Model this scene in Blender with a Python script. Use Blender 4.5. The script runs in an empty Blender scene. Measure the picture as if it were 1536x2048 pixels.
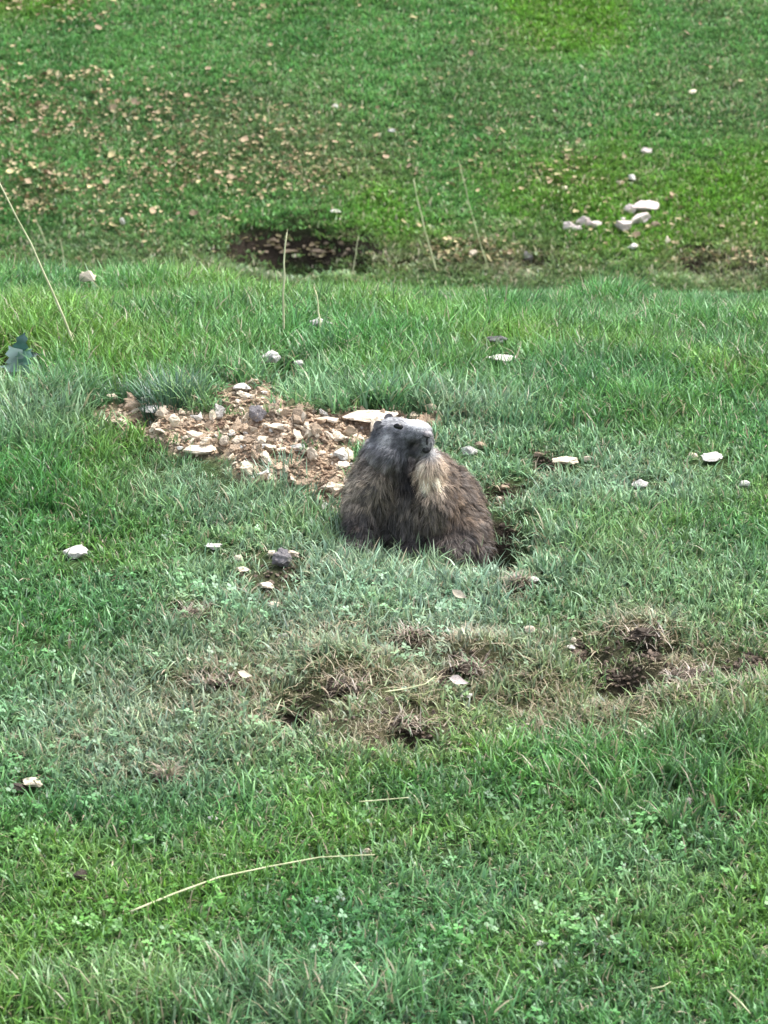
import bpy, bmesh, math
import numpy as np
from mathutils import Vector, Matrix, Euler
from mathutils.bvhtree import BVHTree
from mathutils import noise as mnoise

# ------------------------------------------------------------------ camera, sky, sun, exposure
SC = bpy.context.scene
COL = SC.collection
F_PX = 7200.0            # focal length in photo pixels (1536 wide)
CZ = 2.3                 # camera height above the burrow's turf
PITCH = math.radians(16.0)
cam_d = bpy.data.cameras.new('camera')
cam = bpy.data.objects.new('camera', cam_d)
COL.objects.link(cam)
cam.location = (0, 0, CZ)
cam.rotation_euler = (math.radians(90) - PITCH, 0, 0)
cam_d.sensor_fit = 'HORIZONTAL'
cam_d.sensor_width = 36.0
cam_d.lens = 36.0 * F_PX / 1536.0
cam_d.clip_start = 0.1
cam_d.clip_end = 2000.0
cam_d.dof.use_dof = True
cam_d.dof.focus_distance = 8.25
cam_d.dof.aperture_fstop = 15.0
SC.camera = cam

SUN_EL, SUN_AZ = math.radians(60), math.radians(62)   # azimuth measured from +Y (away from camera) to +X
world = bpy.data.worlds.new('World')
SC.world = world
world.use_nodes = True
wn = world.node_tree
wn.nodes.clear()
sky = wn.nodes.new('ShaderNodeTexSky')
sky.sky_type = 'NISHITA'
sky.sun_disc = False
sky.sun_elevation = SUN_EL
sky.sun_rotation = SUN_AZ
sky.air_density = 1.0
sky.dust_density = 3.0
sky.ozone_density = 1.0
bg = wn.nodes.new('ShaderNodeBackground')
bg.inputs['Strength'].default_value = 0.15
wo = wn.nodes.new('ShaderNodeOutputWorld')
hsv = wn.nodes.new('ShaderNodeHueSaturation')      # thin overcast takes the blue down
hsv.inputs['Saturation'].default_value = 0.45
wn.links.new(sky.outputs[0], hsv.inputs['Color'])
wn.links.new(hsv.outputs[0], bg.inputs[0])
wn.links.new(bg.outputs[0], wo.inputs[0])
sd = bpy.data.lights.new('sun', 'SUN')
sun = bpy.data.objects.new('sun', sd)
COL.objects.link(sun)
sd.energy = 1.5
sd.angle = math.radians(16)
sd.color = (1.0, 0.95, 0.88)
sdir = Vector((math.sin(SUN_AZ) * math.cos(SUN_EL), math.cos(SUN_AZ) * math.cos(SUN_EL), math.sin(SUN_EL)))
sun.rotation_euler = sdir.to_track_quat('Z', 'Y').to_euler()
sun.location = (3, 3, 12)
SC.view_settings.view_transform = 'Standard'
SC.view_settings.look = 'None'
SC.view_settings.exposure = 1.88
SC.view_settings.gamma = 1.0
SC.view_settings.use_curve_mapping = False

rng = np.random.default_rng(7)

# ------------------------------------------------------------------ maths helpers
CP, SP = math.cos(PITCH), math.sin(PITCH)


def project(x, y, z):
    """world point -> photo pixel (1536 x 2048)"""
    dz = z - CZ
    depth = y * CP - dz * SP
    up = y * SP + dz * CP
    return 768 + F_PX * x / depth, 1024 - F_PX * up / depth


def _hash(ix, iy, s):
    h = np.sin(ix * 127.1 + iy * 311.7 + s * 74.7) * 43758.5453
    return h - np.floor(h)


def vnoise(x, y, s=0):
    ix, iy = np.floor(x), np.floor(y)
    fx, fy = x - ix, y - iy
    fx = fx * fx * (3 - 2 * fx)
    fy = fy * fy * (3 - 2 * fy)
    a = _hash(ix, iy, s); b = _hash(ix + 1, iy, s)
    c = _hash(ix, iy + 1, s); d = _hash(ix + 1, iy + 1, s)
    return (a * (1 - fx) + b * fx) * (1 - fy) + (c * (1 - fx) + d * fx) * fy


def fbm(x, y, s=0, o=3):
    t = 0; a = .5; n = 0
    for k in range(o):
        t = t + a * vnoise(x * 2 ** k, y * 2 ** k, s + k * 13); n += a; a *= .5
    return t / n


def sstep(a, b, x):
    t = np.clip((x - a) / (b - a), 0, 1)
    return t * t * (3 - 2 * t)


# profile of the meadow: bank rising to a crest, a dip behind it, then the far slope
PY = np.array([-60., 0, 4, 6, 7.5, 8.6, 9.6, 10.2, 10.7, 11.5, 12.8, 14.0, 15.0, 16.0, 18.0, 20, 24, 30, 45, 70, 120, 400])
PZ = np.array([-2.2, -.75, -.38, -.19, -.05, .03, .022, -.02, -.10, -.38, -.95, -1.42, -1.40, -1.16, -.56, .04, 1.2, 2.8, 6.0, 10., 15., 26.])


def _interp(y):
    # monotone-ish cubic (Catmull-Rom) through the table
    i = np.clip(np.searchsorted(PY, y) - 1, 0, len(PY) - 2)
    y0, y1 = PY[i], PY[i + 1]
    z0, z1 = PZ[i], PZ[i + 1]
    m = np.zeros(len(PY)); m[1:-1] = (PZ[2:] - PZ[:-2]) / (PY[2:] - PY[:-2])
    m[0] = (PZ[1] - PZ[0]) / (PY[1] - PY[0]); m[-1] = (PZ[-1] - PZ[-2]) / (PY[-1] - PY[-2])
    h = y1 - y0; t = np.clip((y - y0) / h, 0, 1)
    return (2 * t**3 - 3 * t**2 + 1) * z0 + (t**3 - 2 * t**2 + t) * h * m[i] + (-2 * t**3 + 3 * t**2) * z1 + (t**3 - t**2) * h * m[i + 1]


def H0(x, y):
    x = np.asarray(x, float); y = np.asarray(y, float)
    z = _interp(y)
    z = z + 0.012 * np.exp(-((y - 10.1) / .8) ** 2) - 0.027 * np.clip(x, -4, 4) * sstep(8, 10, y) * (1 - sstep(12, 15, y))
    z = z + 0.045 * (fbm(x * .9 + 5, y * .9, 3, 3) - .5) + 0.014 * (fbm(x * 5, y * 5, 9, 2) - .5)
    cr = np.exp(-((y - 10.0) / .7) ** 2)
    z = z + cr * (.085 * (fbm(x * 1.9 + 3, y * .8, 61, 2) - .5) + .03 * (vnoise(x * 7, y * 2, 62) - .5))
    # far from the picture the meadow undulates more
    far = sstep(24, 60, np.hypot(x, y))
    z = z + far * 3.0 * (fbm(x * .03 + 9, y * .03, 21, 3) - .5)
    return z


FEATS = []      # (x, y, rx, ry, dz, power)


def H(x, y):
    z = H0(x, y)
    for fx, fy, rx, ry, dz, pw in FEATS:
        q = ((x - fx) / rx) ** 2 + ((y - fy) / ry) ** 2
        z = z + dz * np.exp(-q ** pw)
    u, v = project(x, y, z)
    m = spoil_mask(u, v) * (y < 11)
    z = z + m * (0.085 * (fbm(x * 13, y * 13, 31, 3) - .5) + .045 * (vnoise(x * 30, y * 30, 5) - .5) + .018)
    m = np.clip(soil_mask(u, v), 0, 1)
    z = z + m * (0.06 * (fbm(x * 16, y * 16, 41, 2) - .5))
    z = z + (v > 1230) * ell(u, v, 930, 1375, 560, 120, .3) * .055 * (fbm(x * 9, y * 9, 47, 2) - .5)
    return z


def at(px, py, fn=None):
    """point of the meadow seen at a photo pixel"""
    fn = fn or H
    dx = (px - 768) / F_PX; du = (1024 - py) / F_PX
    d = np.array([dx, CP + du * SP, -SP + du * CP])
    ys = np.arange(4.5, 40, .04)
    t = ys / d[1]
    k = np.argmax(CZ + t * d[2] <= H0(t * d[0], ys))
    if fn is H0:
        lo = ys[k] - .1; st = .005; hi = ys[k] + .1
    else:
        lo = ys[k] - .7; st = .008; hi = ys[k] + 1.2
    ys = np.arange(lo, hi, st)
    t = ys / d[1]
    hh = fn(t * d[0], ys)
    k = np.argmax(hh >= CZ + t * d[2])
    return Vector((float(t[k] * d[0]), float(ys[k]), float(hh[k])))


def ell(u, v, cx, cy, rx, ry, soft=.35):
    q = np.sqrt(((u - cx) / rx) ** 2 + ((v - cy) / ry) ** 2)
    return 1 - sstep(1 - soft, 1 + soft, q)


def spoil_mask(u, v):
    """pale earth and stones thrown out of the burrow"""
    w = 16 * (fbm(u / 28., v / 18., 77, 3) - .5) * 2
    u2, v2 = u + w, v + w * .8
    m = ell(u2, v2, 475, 868, 190, 46, .3)
    m = np.maximum(m, ell(u2, v2, 610, 860, 190, 38, .25))
    m = np.maximum(m, ell(u2, v2, 300, 838, 118, 36, .45) * .85)
    m = np.maximum(m, ell(u2, v2, 495, 798, 80, 38, .5) * .75)
    m = np.maximum(m, ell(u2, v2, 585, 925, 130, 48, .3))
    m = np.maximum(m, ell(u2, v2, 655, 980, 55, 48, .35))
    m = np.maximum(m, ell(u2, v2, 790, 840, 95, 20, .4))
    return m


# bare or thatchy places:  cx, cy, rx, ry, soil amount, dry amount
PATCH = [(590, 1432, 42, 22, 1.0, 0), (825, 1474, 36, 24, 1.0, 0), (1238, 1366, 52, 26, 1.0, 0), (1160, 1308, 18, 16, 1.0, 0), (1300, 1306, 70, 15, .9, 0), (1490, 1338, 44, 13, 1.0, 0), (880, 1368, 14, 26, 1.0, 0), (775, 835, 70, 14, .8, 0),
         (925, 1330, 75, 42, .35, 1.0), (700, 1365, 100, 45, .25, .9), (790, 1455, 130, 50, .5, .9), (640, 1425, 90, 40, .35, .7),
         (1280, 1275, 75, 45, .25, .9), (1380, 1350, 100, 32, .45, 1.0), (1240, 1335, 90, 40, .6, .4), (820, 1280, 38, 24, .9, .5),
         (385, 1232, 46, 22, .8, .7), (440, 1365, 70, 18, .6, .8), (1040, 1172, 26, 28, .8, .7), (335, 1550, 30, 16, .6, .6),
         (1110, 1410, 150, 50, .2, .8), (1505, 1325, 50, 18, .6, .6), (1160, 1290, 36, 24, .5, .5), (560, 1150, 75, 30, .5, .2),
         (570, 500, 185, 46, 1.0, .2), (700, 500, 90, 36, .9, .5), (930, 510, 170, 34, .45, .8), (1450, 525, 120, 34, .7, .8),
         (1060, 530, 60, 20, .6, .4), (1380, 525, 36, 28, .9, .3), (1000, 1082, 42, 46, 1.0, .1), (1010, 992, 55, 26, .65, .3), (1090, 930, 45, 22, .7, .3),
         (10, 745, 30, 42, 1.0, 0), (1480, 1640, 45, 14, .6, .1), (0, 1025, 12, 26, .8, .1), (540, 1200, 45, 30, .35, .3), (830, 1080, 130, 36, .7, .2),
         (620, 330, 160, 60, .1, .5), (350, 250, 300, 60, .1, .35), (160, 370, 120, 30, .15, .5), (720, 1375, 420, 100, .22, .6), (1240, 1370, 360, 95, .25, .6), (1000, 1370, 200, 80, .25, .7),
         (1150, 340, 180, 50, .1, .3), (250, 1500, 160, 60, 0, .3), (1420, 170, 140, 60, 0, .4)]


def soil_mask(u, v):
    w = 14 * (fbm(u / 24., v / 16., 55, 3) - .5) * 2
    m = np.zeros_like(u)
    for cx, cy, rx, ry, s, d in PATCH:
        if s > .05:
            m = np.maximum(m, s * ell(u + w, v + w, cx, cy, rx, ry, .4))
    return m


def dry_mask(u, v):
    w = 18 * (fbm(u / 30., v / 20., 65, 3) - .5) * 2
    m = np.zeros_like(u)
    for cx, cy, rx, ry, s, d in PATCH:
        if d > .05:
            m = np.maximum(m, d * ell(u + w, v + w, cx, cy, rx * 1.15, ry * 1.2, .55))
    return m * np.clip(.35 + 1.1 * fbm(u / 45., v / 26., 91, 3), 0, 1.05)


def feat(px, py, rx, ry, dz, pw=1.0):
    p = at(px, py, H0)
    FEATS.append((p.x, p.y, rx, ry, dz, pw))


feat(860, 1075, .19, .20, -.085, 1.5)      # the burrow mouth the marmot sits in
feat(1000, 1085, .08, .11, -.17, 1.5)
feat(1010, 985, .07, .07, -.04)
feat(1075, 932, .035, .05, -.07)
feat(450, 850, .24, .30, .048)             # spoil heap
feat(650, 870, .20, .25, .030)
feat(640, 990, .10, .12, -.04)
feat(590, 1432, .05, .07, -.09, 1.5)       # scrapes
feat(825, 1475, .045, .06, -.08, 1.5)
feat(1240, 1365, .07, .08, -.10, 1.4)
feat(1180, 1310, .03, .04, -.04)
feat(1310, 1300, .08, .05, -.02)
feat(700, 1350, .11, .09, .035)
feat(930, 1315, .07, .06, .03)
feat(1285, 1265, .07, .06, .035)
feat(1480, 1345, .06, .05, -.04)
feat(590, 492, .25, .24, -.27, 2.4)
feat(545, 520, .09, .08, .06)
feat(650, 470, .06, .06, .05)        # old hole on the far side
feat(720, 522, .07, .14, -.20, 2.0)
feat(480, 505, .10, .12, -.12, 2.0)
feat(1060, 528, .06, .1, -.06)
feat(1385, 530, .08, .12, -.08)
feat(8, 745, .035, .09, -.12, 1.5)
feat(1475, 1645, .05, .03, -.03)
feat(340, 720, .25, .25, .02)
feat(80, 830, .16, .2, .045)


# ------------------------------------------------------------------ object helpers
def tag(o, label=None, cat=None, group=None, kind=None):
    if label: o['label'] = label
    if cat: o['category'] = cat
    if group: o['group'] = group
    if kind: o['kind'] = kind
    return o


def link(o, parent=None):
    COL.objects.link(o)
    if parent: o.parent = parent
    return o


def mesh_from(name, verts, faces, mat=None, smooth=False, attrs=None):
    me = bpy.data.meshes.new(name)
    me.from_pydata([tuple(map(float, v)) for v in verts], [], [tuple(int(i) for i in f) for f in faces])
    if smooth: me.polygons.foreach_set('use_smooth', [True] * len(me.polygons))
    if attrs:
        for k, a in attrs.items():
            at_ = me.attributes.new(k, 'FLOAT_COLOR', 'POINT')
            at_.data.foreach_set('color', np.asarray(a, np.float32).ravel())
    if mat: me.materials.append(mat)
    me.update()
    return me


def obj(name, me, parent=None, loc=None):
    o = bpy.data.objects.new(name, me)
    link(o, parent)
    if loc is not None: o.location = loc
    return o


def empty(name, loc, rz=0):
    o = bpy.data.objects.new(name, None)
    o.empty_display_size = .05
    link(o); o.location = loc; o.rotation_euler = (0, 0, rz)
    return o


def fast_mesh(name, V, Fq, mat, smooth=True, attrs=None):
    """V (n,3) numpy, Fq (m,3|4) numpy"""
    me = bpy.data.meshes.new(name)
    n, m, k = len(V), len(Fq), Fq.shape[1]
    me.vertices.add(n); me.vertices.foreach_set('co', V.astype(np.float32).ravel())
    me.loops.add(m * k); me.loops.foreach_set('vertex_index', Fq.astype(np.int32).ravel())
    me.polygons.add(m)
    me.polygons.foreach_set('loop_start', np.arange(0, m * k, k, dtype=np.int32))
    me.polygons.foreach_set('use_smooth', np.full(m, smooth))
    me.update(calc_edges=True)
    if attrs:
        for kk, a in attrs.items():
            at_ = me.attributes.new(kk, 'FLOAT_COLOR', 'POINT')
            at_.data.foreach_set('color', np.asarray(a, np.float32).ravel())
    if mat: me.materials.append(mat)
    return me


# ------------------------------------------------------------------ materials
def new_mat(name):
    m = bpy.data.materials.new(name); m.use_nodes = True
    nt = m.node_tree; nt.nodes.clear()
    return m, nt


def N(nt, t, **kw):
    n = nt.nodes.new(t)
    for k, v in kw.items(): setattr(n, k, v)
    return n


def blade_material(name, instanced=True, trans=.32, gloss=.035, rough=.45):
    m, nt = new_mat(name); L = nt.links.new
    out = N(nt, 'ShaderNodeOutputMaterial')
    var = N(nt, 'ShaderNodeAttribute', attribute_name='blade', attribute_type='GEOMETRY')
    if instanced:
        tint = N(nt, 'ShaderNodeAttribute', attribute_name='tint', attribute_type='INSTANCER')
        mul = N(nt, 'ShaderNodeMix', data_type='RGBA', blend_type='MULTIPLY'); mul.inputs[0].default_value = 1
        L(tint.outputs['Color'], mul.inputs[6]); L(var.outputs['Color'], mul.inputs[7])
        straw = N(nt, 'ShaderNodeMix', data_type='RGBA', blend_type='MIX')
        L(var.outputs['Alpha'], straw.inputs[0]); L(mul.outputs[2], straw.inputs[6])
        straw.inputs[7].default_value = (.37, .30, .205, 1)
        colo = straw.outputs[2]
    else:
        colo = var.outputs['Color']
    d = N(nt, 'ShaderNodeBsdfDiffuse'); L(colo, d.inputs[0])
    tr = N(nt, 'ShaderNodeBsdfTranslucent'); L(colo, tr.inputs[0])
    mx = N(nt, 'ShaderNodeMixShader'); mx.inputs[0].default_value = trans
    L(d.outputs[0], mx.inputs[1]); L(tr.outputs[0], mx.inputs[2])
    g = N(nt, 'ShaderNodeBsdfGlossy'); g.inputs['Roughness'].default_value = rough; g.inputs[0].default_value = (.9, .95, 1, 1)
    m2 = N(nt, 'ShaderNodeMixShader'); m2.inputs[0].default_value = gloss
    L(mx.outputs[0], m2.inputs[1]); L(g.outputs[0], m2.inputs[2])
    L(m2.outputs[0], out.inputs[0])
    return m


def rough_material(name, c1, c2, scale=40, bump=.4, rough=.9, c3=None, coords='Object', vary=.25):
    """two or three colour mottled mineral surface with bump; slightly different per object"""
    m, nt = new_mat(name); L = nt.links.new
    out = N(nt, 'ShaderNodeOutputMaterial'); b = N(nt, 'ShaderNodeBsdfPrincipled')
    tc = N(nt, 'ShaderNodeTexCoord')
    oi = N(nt, 'ShaderNodeObjectInfo')
    add = N(nt, 'ShaderNodeVectorMath', operation='ADD')
    L(tc.outputs[coords], add.inputs[0])
    sc = N(nt, 'ShaderNodeVectorMath', operation='SCALE'); sc.inputs[3].default_value = 7.3
    L(oi.outputs['Location'], sc.inputs[0]); L(sc.outputs[0], add.inputs[1])
    n1 = N(nt, 'ShaderNodeTexNoise'); n1.inputs['Scale'].default_value = scale; n1.inputs['Detail'].default_value = 5
    L(add.outputs[0], n1.inputs[0])
    r = N(nt, 'ShaderNodeValToRGB'); r.color_ramp.elements[0].position = .36; r.color_ramp.elements[1].position = .64
    r.color_ramp.elements[0].color = (*c1, 1); r.color_ramp.elements[1].color = (*c2, 1)
    if c3:
        e = r.color_ramp.elements.new(.5); e.color = (*c3, 1)
    L(n1.outputs['Fac'], r.inputs[0])
    hs = N(nt, 'ShaderNodeHueSaturation')
    mr = N(nt, 'ShaderNodeMapRange'); mr.inputs[3].default_value = 1 - vary; mr.inputs[4].default_value = 1 + vary
    L(oi.outputs['Random'], mr.inputs[0]); L(mr.outputs[0], hs.inputs['Value'])
    L(r.outputs[0], hs.inputs['Color'])
    L(hs.outputs[0], b.inputs['Base Color'])
    b.inputs['Roughness'].default_value = rough
    b.inputs['Specular IOR Level'].default_value = .25
    n2 = N(nt, 'ShaderNodeTexNoise'); n2.inputs['Scale'].default_value = scale * 4; n2.inputs['Detail'].default_value = 6
    L(add.outputs[0], n2.inputs[0])
    bp = N(nt, 'ShaderNodeBump'); bp.inputs['Strength'].default_value = bump; bp.inputs['Distance'].default_value = .01
    L(n2.outputs['Fac'], bp.inputs['Height']); L(bp.outputs[0], b.inputs['Normal'])
    L(b.outputs[0], out.inputs[0])
    return m


M_GRASS = blade_material('grass_blades')
M_PLANT = blade_material('plant_leaf', instanced=False, trans=.2, gloss=.06)
M_LEAF = rough_material('fallen_leaf', (.20, .17, .08), (.40, .36, .20), 60, .2, .75, (.30, .25, .13), vary=.4)
M_LEAFB = rough_material('fallen_leaf_brown', (.17, .12, .07), (.33, .25, .165), 60, .2, .75, vary=.35)
M_WHITE = rough_material('pale_limestone', (.38, .34, .28), (.78, .76, .72), 22, .5, vary=.08)
M_PINK = rough_material('pinkish_limestone', (.40, .32, .29), (.72, .63, .61), 22, .5, vary=.08)
M_CREAM = rough_material('cream_stone', (.42, .32, .22), (.82, .73, .60), 30, .5, .9, (.64, .54, .41), vary=.18)
M_TAN = rough_material('tan_stone', (.20, .14, .095), (.52, .41, .295), 30, .6, .9, (.36, .27, .19), vary=.35)
M_GREY = rough_material('grey_stone', (.13, .12, .125), (.27, .25, .25), 30, .6, vary=.2)
M_DARKST = rough_material('dark_wood', (.03, .025, .02), (.09, .07, .055), 40, .6, vary=.1)
M_CLOD = rough_material('clod_earth', (.035, .027, .021), (.145, .108, .08), 60, .8, vary=.2)


def ground_material():
    m, nt = new_mat('meadow_ground'); L = nt.links.new
    out = N(nt, 'ShaderNodeOutputMaterial'); b = N(nt, 'ShaderNodeBsdfPrincipled')
    a = N(nt, 'ShaderNodeAttribute', attribute_name='gcol', attribute_type='GEOMETRY')
    tc = N(nt, 'ShaderNodeTexCoord')
    n1 = N(nt, 'ShaderNodeTexNoise'); n1.inputs['Scale'].default_value = 45; n1.inputs['Detail'].default_value = 8; n1.inputs['Roughness'].default_value = .7
    L(tc.outputs['Object'], n1.inputs[0])
    mr = N(nt, 'ShaderNodeMapRange'); mr.inputs[1].default_value = .3; mr.inputs[2].default_value = .7
    mr.inputs[3].default_value = .45; mr.inputs[4].default_value = 1.5
    L(n1.outputs['Fac'], mr.inputs[0])
    mul = N(nt, 'ShaderNodeMix', data_type='RGBA', blend_type='MULTIPLY'); mul.inputs[0].default_value = 1
    L(a.outputs['Color'], mul.inputs[6]); L(mr.outputs[0], mul.inputs[7])
    L(mul.outputs[2], b.inputs['Base Color'])
    b.inputs['Roughness'].default_value = .95; b.inputs['Specular IOR Level'].default_value = .1
    n2 = N(nt, 'ShaderNodeTexNoise'); n2.inputs['Scale'].default_value = 160; n2.inputs['Detail'].default_value = 6
    L(tc.outputs['Object'], n2.inputs[0])
    bp = N(nt, 'ShaderNodeBump'); bp.inputs['Strength'].default_value = .8; bp.inputs['Distance'].default_value = .015
    L(n2.outputs['Fac'], bp.inputs['Height']); L(bp.outputs[0], b.inputs['Normal'])
    L(b.outputs[0], out.inputs[0])
    return m


# ------------------------------------------------------------------ ground sheet
def axis(a, b, step, out_lo, out_hi, g=1.16):
    core = list(np.arange(a, b, step))
    s = step; hi = [core[-1]]
    while hi[-1] < out_hi:
        s *= g; hi.append(hi[-1] + s)
    s = step; lo = [core[0]]
    while lo[-1] > out_lo:
        s *= g; lo.append(lo[-1] - s)
    return np.array(lo[:0:-1] + core + hi[1:])


gx = axis(-1.6, 1.6, .016, -380, 380, 1.13)
gy = np.concatenate([axis(5.2, 10.9, .017, -55, 10.9, 1.13)[:-1],
                     ])
gy = gy[gy < 10.9]
gy = np.concatenate([gy, np.arange(10.9, 15.6, .12), np.arange(15.6, 19.2, .03)])
s = .03
while gy[-1] < 390:
    s *= 1.12; gy = np.append(gy, gy[-1] + s)
GX, GY = np.meshgrid(gx, gy)
GZ = H(GX, GY)
gu, gv = project(GX, GY, GZ)
infront = (GY > 4.5) & (GY < 22)
sp = np.where(infront & (GY < 11), spoil_mask(gu, gv), 0)
so = np.where(infront, soil_mask(gu, gv), 0)
dr = np.where(infront, dry_mask(gu, gv), 0)
green = np.array([.032, .055, .018]); soil = np.array([.030, .023, .017]); spoilc = np.array([.28, .215, .15]); thatch = np.array([.13, .10, .06])
base = green[None, None] * (0.8 + .5 * fbm(GX * 2, GY * 2, 4, 3))[..., None] * np.ones((1, 1, 3))
# distant meadow, where no blades stand: the colour of the turf itself
farw = (sstep(21, 28, np.hypot(GX, GY)) + (1 - sstep(1, 3, GY))).clip(0, 1)[..., None]
base = base * (1 - farw) + np.array([.06, .115, .035]) * farw
base = base * (1 - dr[..., None] * .6) + thatch * dr[..., None] * .6
base = base * (1 - so[..., None]) + soil * so[..., None]
spn = (.65 + .7 * fbm(GX * 11, GY * 11, 15, 3))[..., None]
base = base * (1 - sp[..., None]) + spoilc * spn * sp[..., None]
nyy, nxx = GX.shape
idx = np.arange(nyy * nxx).reshape(nyy, nxx)
quads = np.stack([idx[:-1, :-1], idx[:-1, 1:], idx[1:, 1:], idx[1:, :-1]], -1).reshape(-1, 4)
gcol = np.concatenate([base, np.ones(base.shape[:2] + (1,))], -1).reshape(-1, 4)
gme = fast_mesh('ground', np.stack([GX, GY, GZ], -1).reshape(-1, 3), quads, ground_material(), True, {'gcol': gcol})
ground = tag(obj('ground', gme), kind='structure')
ground['label'] = 'rising meadow ground under the short turf'


# ------------------------------------------------------------------ grass tufts (prototypes, shared by all instances)
def blade_strip(base, az, length, width, lean, curl, segs=3, twist=0.0):
    """a curved tapering ribbon, returned as verts and quads"""
    pts = []; V = []; t = 0
    dirh = np.array([math.cos(az), math.sin(az), 0.]); side = np.array([-math.sin(az + twist), math.cos(az + twist), 0.])
    p = np.array(base, float); ang = lean
    for k in range(segs + 1):
        w = width * (1 - (k / segs) ** 1.6) * .5 + .00012
        V.append(p - side * w); V.append(p + side * w)
        st = length / segs
        p = p + st * (dirh * math.sin(ang) + np.array([0, 0, 1.]) * math.cos(ang))
        ang += curl / segs
    Fq = [(2 * k, 2 * k + 1, 2 * k + 3, 2 * k + 2) for k in range(segs)]
    return V, Fq


def tuft(name, seed, n, spread, lmin, lmax, width, lean_max, curl_max, straw=.05, upright=0.):
    r = np.random.default_rng(seed)
    V = []; Fq = []; A = []
    for i in range(n):
        a = r.uniform(0, 2 * math.pi); rr = spread * math.sqrt(r.uniform(0, 1))
        az = r.uniform(0, 2 * math.pi) if r.random() < .6 else a + r.normal(0, .5)
        L = r.uniform(lmin, lmax)
        v, f = blade_strip((rr * math.cos(a), rr * math.sin(a), -.006), az, L, width * r.uniform(.6, 1.3),
                           r.uniform(.05, lean_max), r.uniform(.2, curl_max), 3, r.normal(0, .5))
        o = len(V); V += v; Fq += [tuple(o + j for j in q) for q in f]
        isstraw = 1.0 if r.random() < straw else 0.0
        if isstraw: isstraw = r.uniform(.6, 1)
        br = r.uniform(.45, 1.7); wy = r.uniform(-.12, .12)
        for k in range(4):
            c = br * (.62 + .16 * k)
            A += [(c * (1 + wy + .03 * k), c, c * (1 - wy), isstraw)] * 2
    me = mesh_from(name, V, Fq, M_GRASS, True, {'blade': A})
    return bpy.data.objects.new(name, me)


def clover(name, seed, n, spread, size):
    r = np.random.default_rng(seed)
    V = []; Fq = []; A = []
    for i in range(n):
        a = r.uniform(0, 2 * math.pi); rr = spread * math.sqrt(r.uniform(0, 1)); h = r.uniform(.008, .026)
        c = np.array([rr * math.cos(a), rr * math.sin(a), h]); s = size * r.uniform(.7, 1.3)
        tilt = r.normal(0, .35, 2); br = r.uniform(.8, 1.5); ph = r.uniform(0, 6.28)
        for l in range(3):
            t = ph + l * 2.094
            d = np.array([math.cos(t), math.sin(t), 0]); sd_ = np.array([-math.sin(t), math.cos(t), 0])
            pts = [c, c + d * s * .6 + sd_ * s * .5, c + d * s * 1.15 + sd_ * s * .25, c + d * s * 1.15 - sd_ * s * .25, c + d * s * .6 - sd_ * s * .5]
            pts = [p + np.array([0, 0, (p - c)[0] * tilt[0] + (p - c)[1] * tilt[1] + .12 * np.linalg.norm(p - c)]) for p in pts]
            o = len(V); V += pts; Fq.append(tuple(range(o, o + 5)))
            A += [(br, br, br * 1.05, 0)] * 5
        v, f = blade_strip((c[0] * .8, c[1] * .8, -.004), r.uniform(0, 6.28), h, .0014, .1, .3, 1)
        o = len(V); V += v; Fq += [tuple(o + j for j in q) for q in f]; A += [(br, br, br, 0)] * 4
    me = mesh_from(name, V, Fq, M_GRASS, False, {'blade': A})
    return bpy.data.objects.new(name, me)


PROTO = []
for i in range(5): PROTO.append(tuft('short_tuft', 10 + i, 24, .034, .018, .048, .0046, 1.1, 2.1, .07))       # 0-4 short lawn
for i in range(4): PROTO.append(tuft('long_tuft', 30 + i, 20, .034, .04, .095, .0052, .7, 1.7, .05))        # 5-8 long
for i in range(3): PROTO.append(clover('clover_tuft', 50 + i, 6, .036, .0062))                                 # 9-11 clover
for i in range(3): PROTO.append(tuft('thatch_tuft', 70 + i, 24, .036, .02, .06, .0030, 1.5, 1.6, .8))         # 12-14 thatch
for i in range(3): PROTO.append(tuft('far_tuft', 90 + i, 24, .05, .02, .045, .0070, .9, 1.8, .06))            # 15-17 far lawn


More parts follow.
